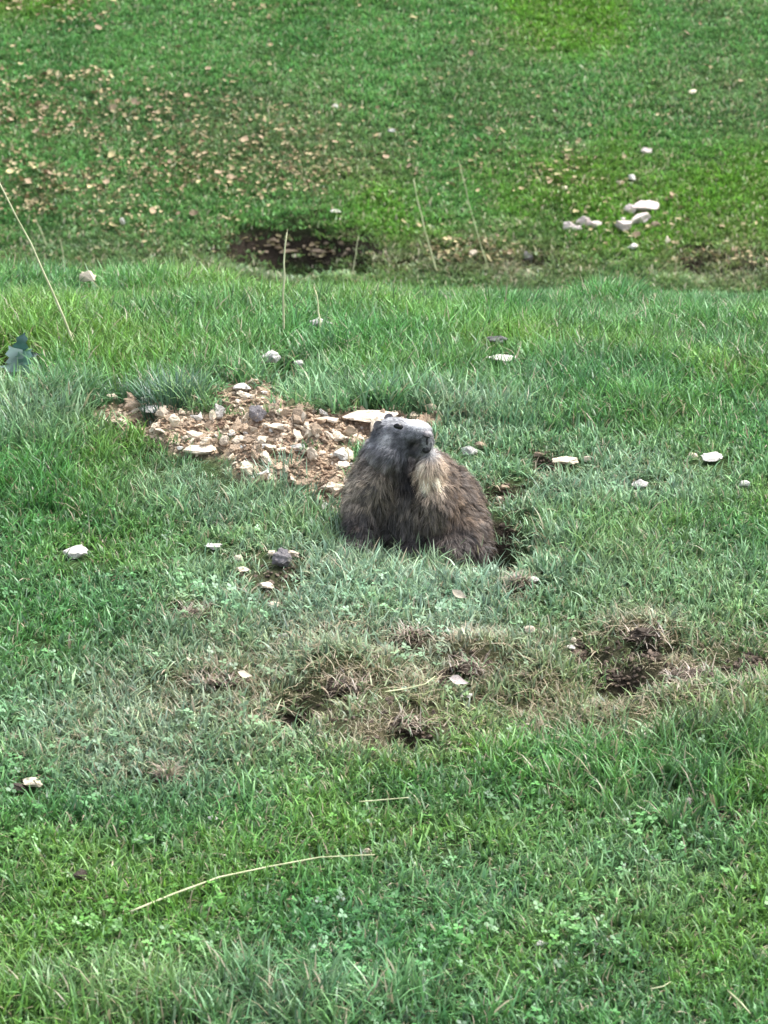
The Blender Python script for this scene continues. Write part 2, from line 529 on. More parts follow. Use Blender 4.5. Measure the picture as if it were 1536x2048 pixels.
def scatter_object(name, P, var, rot, scl, tint, label):
    me = bpy.data.meshes.new(name)
    me.vertices.add(len(P)); me.vertices.foreach_set('co', P.astype(np.float32).ravel())
    a = me.attributes.new('variant', 'INT', 'POINT'); a.data.foreach_set('value', var.astype(np.int32))
    a = me.attributes.new('rot', 'FLOAT_VECTOR', 'POINT'); a.data.foreach_set('vector', rot.astype(np.float32).ravel())
    a = me.attributes.new('scl', 'FLOAT_VECTOR', 'POINT'); a.data.foreach_set('vector', scl.astype(np.float32).ravel())
    a = me.attributes.new('tint', 'FLOAT_COLOR', 'POINT'); a.data.foreach_set('color', tint.astype(np.float32).ravel())
    o = obj(name, me)
    ng = bpy.data.node_groups.new(name + '_scatter', 'GeometryNodeTree')
    ng.interface.new_socket('Geometry', in_out='INPUT', socket_type='NodeSocketGeometry')
    ng.interface.new_socket('Geometry', in_out='OUTPUT', socket_type='NodeSocketGeometry')
    gi = ng.nodes.new('NodeGroupInput'); go = ng.nodes.new('NodeGroupOutput'); jn = ng.nodes.new('GeometryNodeJoinGeometry')
    m2p = ng.nodes.new('GeometryNodeMeshToPoints'); m2p.inputs['Radius'].default_value = .001
    ng.links.new(gi.outputs[0], m2p.inputs[0])

    def named(nm, ty):
        n = ng.nodes.new('GeometryNodeInputNamedAttribute'); n.data_type = ty; n.inputs[0].default_value = nm
        return n.outputs[0]
    nv, nr, ns = named('variant', 'INT'), named('rot', 'FLOAT_VECTOR'), named('scl', 'FLOAT_VECTOR')
    for k in sorted(set(var.tolist())):
        cmp_ = ng.nodes.new('FunctionNodeCompare'); cmp_.data_type = 'INT'; cmp_.operation = 'EQUAL'
        ia = [s_ for s_ in cmp_.inputs if s_.enabled or s_.type == 'INT']
        ints = [s_ for s_ in cmp_.inputs if s_.type == 'INT']
        ng.links.new(nv, ints[0]); ints[1].default_value = int(k)
        oi = ng.nodes.new('GeometryNodeObjectInfo'); oi.inputs['Object'].default_value = PROTO[k]; oi.inputs['As Instance'].default_value = True
        ip = ng.nodes.new('GeometryNodeInstanceOnPoints')
        ng.links.new(m2p.outputs[0], ip.inputs['Points']); ng.links.new(cmp_.outputs[0], ip.inputs['Selection'])
        ng.links.new(oi.outputs['Geometry'], ip.inputs['Instance'])
        ng.links.new(nr, ip.inputs['Rotation']); ng.links.new(ns, ip.inputs['Scale'])
        ng.links.new(ip.outputs[0], jn.inputs[0])
    ng.links.new(jn.outputs[0], go.inputs[0])
    md = o.modifiers.new('scatter', 'NODES'); md.node_group = ng
    return tag(o, label, 'grass', kind='stuff')


def turf_points(n, x0, x1, y0, y1, seed):
    r = np.random.default_rng(seed)
    x = r.uniform(x0, x1, n); y = r.uniform(y0, y1, n)
    # keep a wedge a good step wider than the frame
    keep = np.abs(x) < y * .107 + 1.3
    x, y = x[keep], y[keep]
    z = H(x, y)
    return x, y, z, r


G_BASE = np.array([.064, .205, .046])      # ordinary turf green
G_YEL = np.array([.105, .245, .032])       # yellower
G_BLUE = np.array([.200, .320, .195])      # pale blue-green, glaucous
G_DEEP = np.array([.038, .140, .040])
G_DRY = np.array([.27, .22, .155])


def blue_mask(u, v):
    m = np.zeros_like(u)
    for cx, cy, rx, ry, s in [(850, 1165, 300, 75, 1.0), (700, 1230, 380, 160, .9), (60, 850, 150, 60, .5), (350, 1450, 350, 130, .6), (900, 860, 200, 70, .5), (1150, 960, 330, 80, .55),
                              (1250, 1180, 330, 110, .45), (500, 1980, 380, 90, .3), (900, 1100, 260, 70, .7), (560, 830, 240, 80, .3), (500, 980, 230, 80, .55), (1150, 1750, 350, 120, .2)]:
        m = np.maximum(m, s * ell(u, v, cx, cy, rx, ry, .6))
    return m


def long_mask(u, v):
    """where the sward is long"""
    m = np.zeros_like(u)
    m = np.maximum(m, sstep(520, 560, v) * (1 - sstep(740, 840, v)) * .9)
    for cx, cy, rx, ry, s in [(60, 870, 220, 120, .9), (150, 960, 260, 70, .6), (1050, 790, 420, 60, .8), (820, 790, 180, 45, .9), (1400, 1540, 280, 110, .55),
                              (400, 2010, 600, 60, .6), (1150, 1080, 260, 60, .25), (560, 1000, 130, 50, .45), (340, 780, 90, 50, .6), (850, 1150, 180, 30, .35)]:
        m = np.maximum(m, s * ell(u, v, cx, cy, rx, ry, .5))
    return m


STONES = [
    (150, 1106, 62, 40, M_WHITE, 'bright white stone alone in the grass at far left of the marmot', .2),
    (545, 738, 44, 34, M_WHITE, 'white pointed stone standing on the back edge of the spoil heap', .2),
    (597, 752, 22, 20, M_WHITE, 'small pale stone just right of the white pointed stone behind the heap', .2),
    (640, 670, 52, 26, M_WHITE, 'elongated white stone lying in long grass behind the spoil heap', .2),
    (1005, 744, 66, 16, M_WHITE, 'flat whitish stone in the long grass right behind the marmot', .1),
    (995, 706, 48, 24, M_GREY, 'bluish grey stone half sunk in grass above the flat whitish stone', .2),
    (1427, 921, 58, 28, M_WHITE, 'big white stone near the right edge level with the marmot', .1),
    (1386, 915, 26, 20, M_CREAM, 'cream stone touching the left of the big white stone at right', .2),
    (1280, 972, 40, 22, M_WHITE, 'white stone in grass below and left of the big right hand stone', .2),
    (1490, 972, 28, 26, M_WHITE, 'upright white pebble close to the right edge of the picture', .2),
    (1133, 927, 60, 20, M_CREAM, 'long cream stone right of a small dark hole beside the burrow', .1),
    (1172, 921, 22, 16, M_CREAM, 'small cream stone at the right tip of the long cream stone', .1),
    (1078, 915, 26, 16, M_TAN, 'tan stone on top edge of the small dark hole', .1),
    (1070, 1165, 34, 14, M_WHITE, 'thin white chip beside a brown earth clod below the burrow', .0),
    (1290, 419, 74, 34, M_PINK, 'largest pinkish white stone of the group on the far slope', .1),
    (1262, 424, 28, 28, M_PINK, 'round pinkish stone touching the left of the largest pink stone', .1),
    (1276, 441, 56, 32, M_PINK, 'pinkish stone directly below the largest pink stone', .1),
    (1244, 458, 46, 30, M_PINK, 'lowest pinkish stone of the far slope group, lying diagonally', .1),
    (1246, 444, 16, 14, M_PINK, 'small pink knob above the lowest pinkish stone', .1),
    (1138, 456, 32, 26, M_PINK, 'left stone of the dusty pale row on the far slope', .2),
    (1152, 462, 24, 18, M_PINK, 'second stone of the dusty pale row on the far slope', .2),
    (1168, 449, 38, 26, M_PINK, 'third and widest stone of the dusty pale row', .2),
    (1189, 454, 32, 20, M_PINK, 'right end stone of the dusty pale row', .2),
    (1265, 500, 28, 20, M_WHITE, 'white stone on the far slope just above the crest grass', .1),
    (1265, 362, 20, 22, M_WHITE, 'small bright white stone above the pinkish group', .1),
    (1241, 370, 18, 14, M_CREAM, 'cream pebble just left of the small bright white stone', .1),
    (1128, 383, 16, 16, M_CREAM, 'yellowish pebble on far slope left of the pinkish group', .1),
    (1292, 307, 26, 16, M_PINK, 'dull pinkish stone high on the right of the far slope', .2),
    (785, 267, 20, 14, M_WHITE, 'lone white chip in the middle of the far slope', .0),
    (670, 220, 16, 14, M_WHITE, 'white pebble left above the lone white chip', .0),
    (1385, 190, 18, 14, M_CREAM, 'cream pebble high at the right of the far slope', .0),
    (1055, 521, 30, 20, M_GREY, 'grey stone in the dark scrape behind the crest', .2),
    (945, 512, 22, 20, M_CREAM, 'orange cream stone among brown litter behind the crest', .1),
    (176, 579, 36, 32, M_CREAM, 'rounded light brown stone in the crest grass at left', .1),
    (566, 1120, 54, 50, M_GREY, 'dark grey block with a pale top left below the marmot', .1),
    (585, 1112, 30, 26, M_CREAM, 'pale tan stone leaning on the dark grey block', .0),
    (545, 1110, 26, 16, M_CREAM, 'small cream stone at the upper left of the dark grey block', .0),
    (478, 1120, 24, 20, M_CREAM, 'cream pebble left of the dark grey block', .1),
    (486, 1142, 32, 14, M_CREAM, 'flat cream pebble below another, left of the grey block', .1),
    (428, 1096, 44, 18, M_WHITE, 'pale stone in grass two hands left of the grey block', .2),
    (533, 1177, 42, 18, M_CREAM, 'cream stone just below the dark grey block', .0),
    (547, 1213, 30, 20, M_CREAM, 'orange tinted stone lowest below the dark grey block', .0),
    (565, 1276, 22, 12, M_WHITE, 'small white chip in pale grass below the orange tinted stone', .0),
    (1374, 1606, 24, 30, M_PINK, 'pinkish brown stone standing in green grass at lower right', .1),
    (1085, 1895, 34, 9, M_WHITE, 'thin white stick shaped chip in the bottom right grass', -.3),
    (732, 1707, 24, 20, M_CREAM, 'pale pebble at the right end of the fallen stalk', .0),
    (426, 1643, 24, 16, M_WHITE, 'little white pebble in the lower left turf', .0),
    (930, 1395, 44, 12, M_WHITE, 'bleached chip under the torn pale leaf', .0),
    (62, 1574, 60, 24, M_CREAM, 'cream wedge shaped stone near the lower left edge', -.2),
    (940, 905, 36, 26, M_WHITE, 'white stone directly behind the back of the marmot', .0),
    (962, 893, 24, 18, M_TAN, 'tan stone beyond the white stone behind the marmot', .1),
    (930, 790, 30, 22, M_TAN, 'tan stone in tufts above the marmot to the right', .1),
    (1010, 985, 34, 18, M_TAN, 'tan stone in the dark gap right of the marmot', .1),
    (1000, 1006, 24, 14, M_CREAM, 'cream chip low in the dark gap right of the marmot', .1),
    (1060, 1262, 26, 22, M_CREAM, 'cream chip standing among dry blades right of centre', .1),
    (1145, 1285, 18, 24, M_CREAM, 'upright cream splinter at the dark scrape on the right', .0),
    (1142, 1300, 26, 12, M_WHITE, 'flat white chip at the foot of the upright cream splinter', .0),
    (545, 492, 34, 14, M_TAN, 'reddish tan stone at left inside the old far hole', .1),
    (575, 515, 50, 13, M_TAN, 'long tan stone in front inside the old far hole', .1),
    (592, 523, 26, 10, M_CREAM, 'pale stone at the front lip of the old far hole', .1),
    (640, 510, 46, 13, M_TAN, 'brown stone at right inside the old far hole', .1),
    (520, 512, 14, 12, M_TAN, 'small brown stone at the left end of the old far hole', .1),
    (1335, 487, 12, 18, M_CREAM, 'small yellowish upright pebble right of the far white stone', .0),
    (1310, 455, 26, 16, M_TAN, 'dull tan stone right of the pinkish group', .2),
    (670, 430, 26, 10, M_WHITE, 'pale flat chip above the old far hole', .0),
    (245, 450, 14, 22, M_WHITE, 'pale upright pebble on the far slope at left', .0),
    (310, 826, 72, 22, M_WHITE, 'long white slab on the left of the spoil heap', .0),
    (515, 838, 44, 44, M_GREY, 'grey stone standing in the middle of the spoil heap', .1),
    (435, 826, 28, 44, M_WHITE, 'upright whitish stone left of the grey stone on the heap', .1),
    (597, 902, 36, 24, M_WHITE, 'rounded white stone in the lower middle of the spoil heap', .0),
    (222, 798, 34, 20, M_CREAM, 'cream stone outlying at the upper left of the spoil heap', .1),
    (485, 783, 48, 22, M_WHITE, 'white stone on the raised back of the spoil heap', .1),
    (345, 850, 30, 36, M_CREAM, 'pale slab leaning below the long white slab', .0),
    (735, 846, 120, 26, M_CREAM, 'long bright cream slab on the heap right behind the marmot head', .05),
    (830, 838, 70, 22, M_CREAM, 'cream slab showing above the muzzle of the marmot', .05),
    (655, 846, 66, 18, M_CREAM, 'cream slab at the rear right of the heap, left of the long bright slab', .05),
    (400, 905, 80, 20, M_CREAM, 'wide flat cream stone at the lower left of the heap', .05),
    (560, 860, 60, 18, M_CREAM, 'flat cream stone right of the grey heap stone', .05),
    (700, 868, 34, 34, M_TAN, 'round tan stone on the heap beside the marmot neck', .05),
]


# ---- near bank
x, y, z, r = turf_points(80000, -2.6, 2.6, 4.6, 11.4, 101)
u, v = project(x, y, z)
n = len(x)
spm, som, dry, blu, lng = spoil_mask(u, v), soil_mask(u, v), dry_mask(u, v), blue_mask(u, v), long_mask(u, v)
keep = r.random(n) > np.clip(spm * 1.25, 0, .975)
keep &= r.random(n) > np.clip(som * 1.05, 0, .95)
hole = ell(u, v, 835, 1040, 150, 62, .2)
keep &= r.random(n) > ell(u, v, 38, 752, 60, 42, .15)
for st in STONES:
    if st[1] > 560:      # no tufts through a stone, thinner ones in front of it
        du = np.abs(u - st[0]) < st[2] * .6 + 8
        dv = (v > st[1] - st[3] * .3) & (v < st[1] + st[3] * .5 + 26)
        keep &= ~(du & dv & (r.random(n) < np.where(v < st[1] + st[3] * .5 + 6, .9, .5)))
keep &= r.random(n) > hole
x, y, z, u, v, spm, som, dry, blu, lng = [a[keep] for a in (x, y, z, u, v, spm, som, dry, blu, lng)]
n = len(x)
var = r.integers(0, 5, n)
pat = fbm(x * 3.0, y * 2.2, 88, 3)
isl = r.random(n) < lng * .75
var = np.where(isl, 5 + r.integers(0, 4, n), var)
isc = (~isl) & (r.random(n) < np.where(v > 1150, .04 + .16 * sstep(.5, .7, fbm(x * 4, y * 4, 99, 2)), .015))
var = np.where(isc, 9 + r.integers(0, 3, n), var)
isd = r.random(n) < dry * .85
var = np.where(isd, 12 + r.integers(0, 3, n), var)
yel = sstep(.42, .68, fbm(x * 2.2, y * 1.8, 120, 3)) * .8
col = G_BASE[None] * (1 - yel[:, None]) + G_YEL[None] * yel[:, None]
deep = sstep(.5, .75, fbm(x * 5, y * 4, 140, 3))[:, None] * .7
col = col * (1 - deep) + G_DEEP * deep
bm_ = np.clip(blu * (.45 + 1.2 * fbm(x * 6, y * 5, 133, 2)), 0, 1)[:, None]
col = col * (1 - bm_) + G_BLUE * bm_
dm = (dry * .55 + (.10 * fbm(x * 4, y * 4, 44, 2)))[:, None]
col = col * (1 - dm) + G_DRY * dm
col = col * r.uniform(.7, 1.35, n)[:, None]
col = np.where(isc[:, None], col * np.array([.75, .85, .75]), col)
sc = r.uniform(.75, 1.25, n) * (1 + .25 * (pat - .5)) * np.where(isl, .75 + .45 * lng, 1.0) * np.where(som > .3, .7, 1) * (1 - .45 * ell(u, v, 390, 945, 230, 60, .4)) * (1 - .45 * sstep(9.7, 10.2, y) * sstep(.35, .6, fbm(x * 3, y * 2, 222, 2)))
rot = np.stack([r.normal(0, .14, n), r.normal(0, .14, n), r.uniform(0, 6.283, n)], -1)
scl = np.stack([sc, sc, sc * np.where(isd, .6, 1)], -1)
scatter_object('bank_grass', np.stack([x, y, z], -1), var, rot, scl, np.concatenate([col, np.ones((n, 1))], -1),
               'green turf with clover and dry thatch covering the near bank')

# ---- the dip and the far slope
x, y, z, r = turf_points(120000, -4.2, 4.2, 14.6, 21.5, 202)
n = len(x)
u, v = project(x, y, z)
som, dry = soil_mask(u, v), dry_mask(u, v)
keep = r.random(n) > np.clip(som * 1.0 - .35 * fbm(x * 9, y * 9, 17, 2), 0, .97)
x, y, z, u, v, som, dry = [a[keep] for a in (x, y, z, u, v, som, dry)]
n = len(x)
var = 15 + r.integers(0, 3, n)
isd = r.random(n) < dry * .4
var = np.where(isd, 12 + r.integers(0, 3, n), var)
yel = sstep(.4, .7, fbm(x * 1.1, y * .9, 320, 3))
col = (G_BASE * np.array([1.95, 1.52, 1.9]))[None] * (1 - yel[:, None]) + (G_YEL * 1.3)[None] * yel[:, None]
deep = sstep(.45, .75, fbm(x * 2.5, y * 2, 340, 3))[:, None] * .35
col = col * (1 - deep) + G_DEEP * deep
dm = np.clip(dry * .35 + .15 * sstep(.45, .7, fbm(x * 1.7, y * 1.7, 440, 3)) + .2 * sstep(430, 540, v), 0, .8)[:, None]
col = col * (1 - dm) + G_DRY * .8 * dm
col = col * r.uniform(.75, 1.25, n)[:, None]
sc = r.uniform(.7, 1.25, n)
rot = np.stack([r.normal(0, .14, n) + .2, r.normal(0, .14, n), r.uniform(0, 6.283, n)], -1)
rot[:, 0] -= .2
scl = np.stack([sc, sc, sc * np.where(isd, .5, .85)], -1)
scatter_object('slope_grass', np.stack([x, y, z], -1), var, rot, scl, np.concatenate([col, np.ones((n, 1))], -1),
               'short green turf of the far slope behind the bank')


# ------------------------------------------------------------------ stones
def stone_mesh(name, seed, mat, sub=2, flat=.6, angular=.5, rough_=.30):
    r = np.random.default_rng(seed)
    bm = bmesh.new()
    pts = r.normal(0, 1, (int(10 + 18 * (1 - angular)), 3))
    pts /= np.linalg.norm(pts, axis=1)[:, None]
    pts *= r.uniform(.6, 1.0, (len(pts), 1))
    vs = [bm.verts.new(p) for p in pts]
    res = bmesh.ops.convex_hull(bm, input=vs)
    loose = [v_ for v_ in bm.verts if not v_.link_faces]
    bmesh.ops.delete(bm, geom=loose, context='VERTS')
    if sub:
        bmesh.ops.bevel(bm, geom=list(bm.edges), offset=(.12 if sub > 1 else .05), segments=1, affect='EDGES', profile=.5, clamp_overlap=True)
        bmesh.ops.triangulate(bm, faces=list(bm.faces))
        if sub > 1:
            bmesh.ops.subdivide_edges(bm, edges=list(bm.edges), cuts=1, use_grid_fill=True)
            bmesh.ops.smooth_vert(bm, verts=list(bm.verts), factor=.12, use_axis_x=True, use_axis_y=True, use_axis_z=True)
            for v_ in bm.verts:
                d = mnoise.fractal(v_.co * 2.8 + Vector((seed, 0, 0)), 1.0, 2.0, 3)
                v_.co *= 1 + rough_ * d
    for v_ in bm.verts: v_.co.z *= flat
    me = bpy.data.meshes.new(name)
    bm.to_mesh(me); bm.free()
    me.polygons.foreach_set('use_smooth', [False] * len(me.polygons))
    me.materials.append(mat)
    return me


def stone_at(name, px, py, wpx, hpx, mat, label, seed, cat='stone', group=None, sink=.25, flat=None, tilt=(0, 0, 0)):
    p = at(px, py + hpx * .35)
    mpp = p.y / F_PX / CP
    w = wpx * mpp * .5
    h = max(hpx * mpp * .5, .006)
    me = stone_mesh(name, seed, mat, 2, 1.0, .45 if wpx < 60 else .1, .30 if wpx < 60 else .16)
    o = obj(name, me)
    zs = h * .85; ys = w * .75
    o.scale = (w * 1.08, ys, zs * 1.1)
    o.rotation_euler = tilt
    o.location = (p.x, p.y + ys * .3, p.z + zs * (1 - sink) * .9 + (.012 if py <= 560 else .034 if py < 760 else .003))
    tag(o, label, cat, group)
    return o


for i, (px, py, w, h, m, lab, sink) in enumerate(STONES):
    rr = np.random.default_rng(900 + i)
    stone_at('stone', px, py, w, h, m, lab, 300 + i, sink=sink, tilt=(0, 0, rr.uniform(-.3, .3)))

rr = np.random.default_rng(321)
for k in range(16):
    px, py = 505 + 200 * rr.random(), 494 + 34 * rr.random()
    stone_at('stone', px, py, rr.uniform(9, 22), rr.uniform(6, 11), M_TAN, 'reddish tan rubble stone on the dark soil of the old far hole', 1300 + k, group='rubble stones in the old far hole', tilt=(0, 0, rr.uniform(-1, 1)))
# dark bits of wood / bark
for px, py, w, h, lab in [(34, 1580, 50, 26, 'black bark piece under the cream wedge stone'), (158, 1758, 44, 34, 'black bark fragment in the lower left turf')]:
    stone_at('bark_piece', px, py, w, h, M_DARKST, lab, px + 3, cat='bark', sink=0, tilt=(0, .3, .2))

# stones of the spoil heap: every one an object, meshes shared
SMESH = [stone_mesh('spoil_stone', 600 + i, [M_CREAM, M_TAN, M_CREAM, M_TAN, M_TAN, M_WHITE, M_TAN, M_CREAM][i % 8], 2, .62, .55, .36) for i in range(16)]
rs = np.random.default_rng(5)


def mound_spot(r_):
    while True:
        px, py = r_.uniform(180, 860), r_.uniform(755, 1030)
        if spoil_mask(np.array([px]), np.array([py]))[0] > r_.uniform(.25, 1): return px, py


cols = {'cream': 'pale cream stone lying among others on the spoil heap by the burrow',
        'tan': 'tan brown stone lying among others on the spoil heap by the burrow',
        'pale': 'whitish stone lying among others on the spoil heap by the burrow'}
spots = [mound_spot(rs) for _ in range(285)]
for k, (px, py) in enumerate(spots):
    p = at(px, py)
    s_ = .008 + .014 * rs.random() ** 1.7 * (1.25 if rs.random() < .15 else 1)
    i = int(rs.integers(0, 16))
    o = obj('spoil_stone', SMESH[i])
    o.location = (p.x, p.y, p.z + s_ * .4)
    o.scale = (s_ * rs.uniform(.9, 1.6), s_ * rs.uniform(.7, 1.1), s_ * rs.uniform(.6, 1.3))
    o.rotation_euler = (rs.normal(0, .5), rs.normal(0, .5), rs.uniform(0, 6.28))
    kind_ = {M_CREAM.name: 'pale cream', M_TAN.name: 'tan brown', M_WHITE.name: 'whitish'}[SMESH[i].materials[0].name]
    big = 'larger' if s_ > .0145 else 'small'
    if py > 955: where = 'in the narrow lower end of the heap beside the marmot'
    elif py > 905: where = 'on the front slope of the heap' + (' near the marmot' if px > 610 else ' towards its middle' if px > 480 else ' towards its left')
    elif py < 812: where = 'on the raised back of the heap'
    else: where = 'on the ' + ('far left tip' if px < 270 else 'left part' if px < 370 else 'middle left' if px < 460 else 'middle' if px < 550 else 'middle right' if px < 640 else 'right part') + ' of the heap'
    lab = big + ' ' + kind_ + ' stone ' + where
    tag(o, lab, 'stone', big + ' ' + kind_ + ' stones ' + where)


def joined(name, meshes, places, mat, label, cat):
    """many tiny pieces in one mesh"""
    Vs = []; Fs = []; off = 0
    arr = []
    for me in meshes:
        v_ = np.array([q.co[:] for q in me.vertices]); me.calc_loop_triangles()
        f_ = np.array([t.vertices[:] for t in me.loop_triangles]); arr.append((v_, f_))
    for (loc, sc_, rt, k) in places:
        v_, f_ = arr[k % len(arr)]
        R = np.array(Euler(rt).to_matrix())
        Vs.append((v_ * np.array(sc_)) @ R.T + np.array(loc)); Fs.append(f_ + off); off += len(v_)
    me = fast_mesh(name, np.concatenate(Vs), np.concatenate(Fs), mat, False)
    o = obj(name, me)
    return tag(o, label, cat, kind='stuff')


PEB = [stone_mesh('pebble', 700 + i, M_TAN, 0, .65, .8) for i in range(6)]
def crumbs(nn, spotfn, smin, smax, seed):
    r_ = np.random.default_rng(seed); out_ = []
    for _ in range(nn):
        px, py = spotfn(r_)
        p = at(px, py); s_ = r_.uniform(smin, smax)
        out_.append(((p.x, p.y, p.z + s_ * .2), (s_ * r_.uniform(.8, 1.4), s_, s_ * r_.uniform(.6, 1)), (r_.normal(0, .4), r_.normal(0, .4), r_.uniform(0, 6.3)), int(r_.integers(0, 6))))
    return out_


M_CRUMB = rough_material('spoil_crumbs', (.14, .09, .06), (.56, .45, .33), 25, .6, .9, (.34, .245, .165), vary=0)
joined('spoil_gravel', PEB, crumbs(3600, mound_spot, .002, .009, 11), M_CRUMB, 'fine tan gravel and earth crumbs covering the spoil heap', 'gravel')


def soil_spot(r_):
    while True:
        k = int(r_.integers(0, len(PATCH))); cx, cy, rx, ry, s_, d_ = PATCH[k]
        if s_ < .3 and r_.random() < .8: continue
        return cx + r_.normal(0, .5) * rx, cy + r_.normal(0, .5) * ry


joined('soil_crumbs', PEB, crumbs(1500, soil_spot, .004, .010, 12), M_CLOD, 'dark brown earth crumbs in the scrapes and holes of the turf', 'soil')


# ------------------------------------------------------------------ earth clods torn out of the turf
def clod(px, py, w, h, label, seed):
    p = at(px, py + h * .3); mpp = p.y / F_PX
    root = empty('turf_clod', (p.x, p.y, p.z), 0)
    tag(root, label, 'clod')
    me = stone_mesh('earth', seed, M_CLOD, 2, .6, .3, .5)
    e = obj('earth', me, root, (0, 0, h * mpp * .3)); e.scale = (w * mpp * .5, w * mpp * .4, h * mpp * .75)
    r_ = np.random.default_rng(seed); V = []; Fq = []; A = []
    for i in range(150):
        a = r_.uniform(0, 6.28); rr = w * mpp * .5 * math.sqrt(r_.random())
        v_, f_ = blade_strip((rr * math.cos(a), rr * .8 * math.sin(a), h * mpp * r_.uniform(0, .5)), r_.uniform(0, 6.28), r_.uniform(.02, .05), .0022, r_.uniform(.5, 1.5), r_.uniform(.3, 1.6), 3)
        o_ = len(V); V += v_; Fq += [tuple(o_ + j for j in q) for q in f_]
        c = np.array([.36, .285, .21]) * r_.uniform(.4, 1.2) if r_.random() < .8 else np.array([.1, .18, .06])
        A += [(*c, 1)] * 8
    f = obj('dead_blades', mesh_from('dead_blades', V, Fq, M_PLANT, True, {'blade': A}), root); f['kind'] = 'stuff'


for a in [(385, 1232, 66, 26, 'purplish brown earth clod in the turf at lower left of the marmot', 1),
          (820, 1276, 44, 30, 'dark brown clod sticking up in the pale grass below the marmot', 2),
          (1040, 1165, 40, 36, 'brown clod with dead blades beside the thin white chip', 3),
          (334, 1552, 36, 20, 'small reddish dark clod in the lower left turf', 4),
          (940, 1335, 90, 50, 'reddish straw covered clod above the torn pale leaf', 5),
          (1290, 1272, 90, 44, 'straw covered clod at the back of the right hand scrape', 6),
          (700, 1370, 110, 50, 'wide clod of matted dry grass at the middle scrape', 7),
          (1385, 1352, 110, 30, 'long reddish brown clod along the right hand scrape', 8),
          (800, 1455, 90, 34, 'low dry clod at the lower end of the middle scrape', 9),
          (435, 1364, 80, 16, 'thin brown strip of turned earth left of the middle scrape', 10)]:
    clod(*a)


# ------------------------------------------------------------------ fallen leaves
def leaf_mesh(name, seed, mat, elong=1.5):
    r_ = np.random.default_rng(seed); V = []; Fq = []
    nseg = 5; wv = [.08, .75, 1.0, .8, .4, .03]
    cu, fo = r_.uniform(.3, 1.3), r_.uniform(.2, 1.0)
    for k in range(nseg + 1):
        t = k / nseg * 2 - 1
        zc = cu * .35 * (t * t) + r_.normal(0, .04)
        w_ = wv[k] / elong
        w2 = w_ * r_.uniform(.65, 1.2)
        V += [(t, -w2, zc + fo * w2 * .7 + r_.normal(0, .05)), (t, 0, zc), (t, w_, zc + fo * w_ * .7 + r_.normal(0, .05))]
    for k in range(nseg):
        b_ = 3 * k
        Fq += [(b_, b_ + 1, b_ + 4, b_ + 3), (b_ + 1, b_ + 2, b_ + 5, b_ + 4)]
    return mesh_from(name, V, Fq, mat, True)


LM = [leaf_mesh('fallen_leaf', i, M_LEAF if i % 3 else M_LEAFB, [1.3, 1.6, 2.0][i % 3]) for i in range(9)]


def leaf_density(u, v):
    d = .03 + 0 * u
    w = 70 * (fbm(u / 50., v / 25., 71, 3) - .5) * 2
    for cx, cy, rx, ry, s in [(120, 165, 170, 22, 1), (40, 245, 160, 40, 1), (300, 235, 110, 35, .8), (160, 372, 120, 26, 1), (40, 360, 90, 50, .6), (360, 345, 160, 45, .9),
                              (560, 275, 80, 20, .8), (500, 320, 60, 30, 1), (420, 370, 140, 26, .9), (620, 355, 90, 38, .9), (80, 25, 140, 22, .8), (510, 30, 60, 12, .6),
                              (1120, 350, 70, 26, .8), (900, 330, 160, 50, .2), (940, 510, 90, 26, .9), (30, 420, 60, 30, .7), (250, 440, 100, 40, .4), (400, 255, 260, 70, .35),
                              (1300, 450, 250, 80, .10), (1000, 250, 300, 80, .06), (600, 510, 60, 16, .8), (1400, 535, 120, 18, .8), (460, 470, 60, 20, .5)]:
        d = np.maximum(d, s * ell(u + w, v + w * .6, cx, cy, rx, ry, .5))
    return d


def leaf_spot(r_):
    while True:
        px, py = r_.uniform(-20, 1556), r_.uniform(-10, 540)
        if leaf_density(np.array([px]), np.array([py]))[0] > r_.random(): return px, py


rl = np.random.default_rng(77)
for k in range(290):
    px, py = leaf_spot(rl)
    p = at(px, py); i = int(rl.integers(0, 9)); s_ = rl.uniform(.012, .026)
    o = obj('fallen_leaf', LM[i], loc=(p.x, p.y, p.z + .03 + rl.uniform(0, .01)))
    o.scale = (s_, s_, s_); o.rotation_euler = (rl.normal(.35, .35), rl.normal(0, .35), rl.uniform(0, 6.28))
    br_ = 'brown' if i % 3 == 0 else 'yellowish tan'
    sz = 'larger' if s_ > .022 else 'small'
    where = ('in the top strip' if py < 90 else 'in the upper band' if py < 210 else 'in the middle band' if py < 310 else 'in the lower band' if py < 420 else 'near the dark scrapes behind the crest')
    side = 'at left' if px < 300 else 'left of centre' if px < 620 else 'centre right' if px < 1000 else 'at right'
    lab = sz + ' ' + br_ + ' fallen leaf ' + where + ' of the far slope, ' + side
    if py >= 420: lab = sz + ' ' + br_ + ' fallen leaf ' + where + ', ' + side
    tag(o, lab, 'leaf', lab.replace('fallen leaf', 'fallen leaves'))
pl = []
for k in range(3200):
    px, py = leaf_spot(rl); p = at(px, py); s_ = rl.uniform(.007, .016)
    pl.append(((p.x, p.y, p.z + .024 + rl.uniform(0, .01)), (s_, s_, s_), (rl.normal(.3, .35), rl.normal(0, .35), rl.uniform(0, 6.28)), int(rl.integers(0, 9))))
M_LITTER = rough_material('leaf_litter', (.15, .10, .055), (.36, .30, .18), 14, .2, .8, (.32, .26, .14), vary=0)
joined('leaf_litter', LM, pl, M_LITTER, 'fine litter of leaf scraps and bits scattered over the far slope', 'leaf litter')
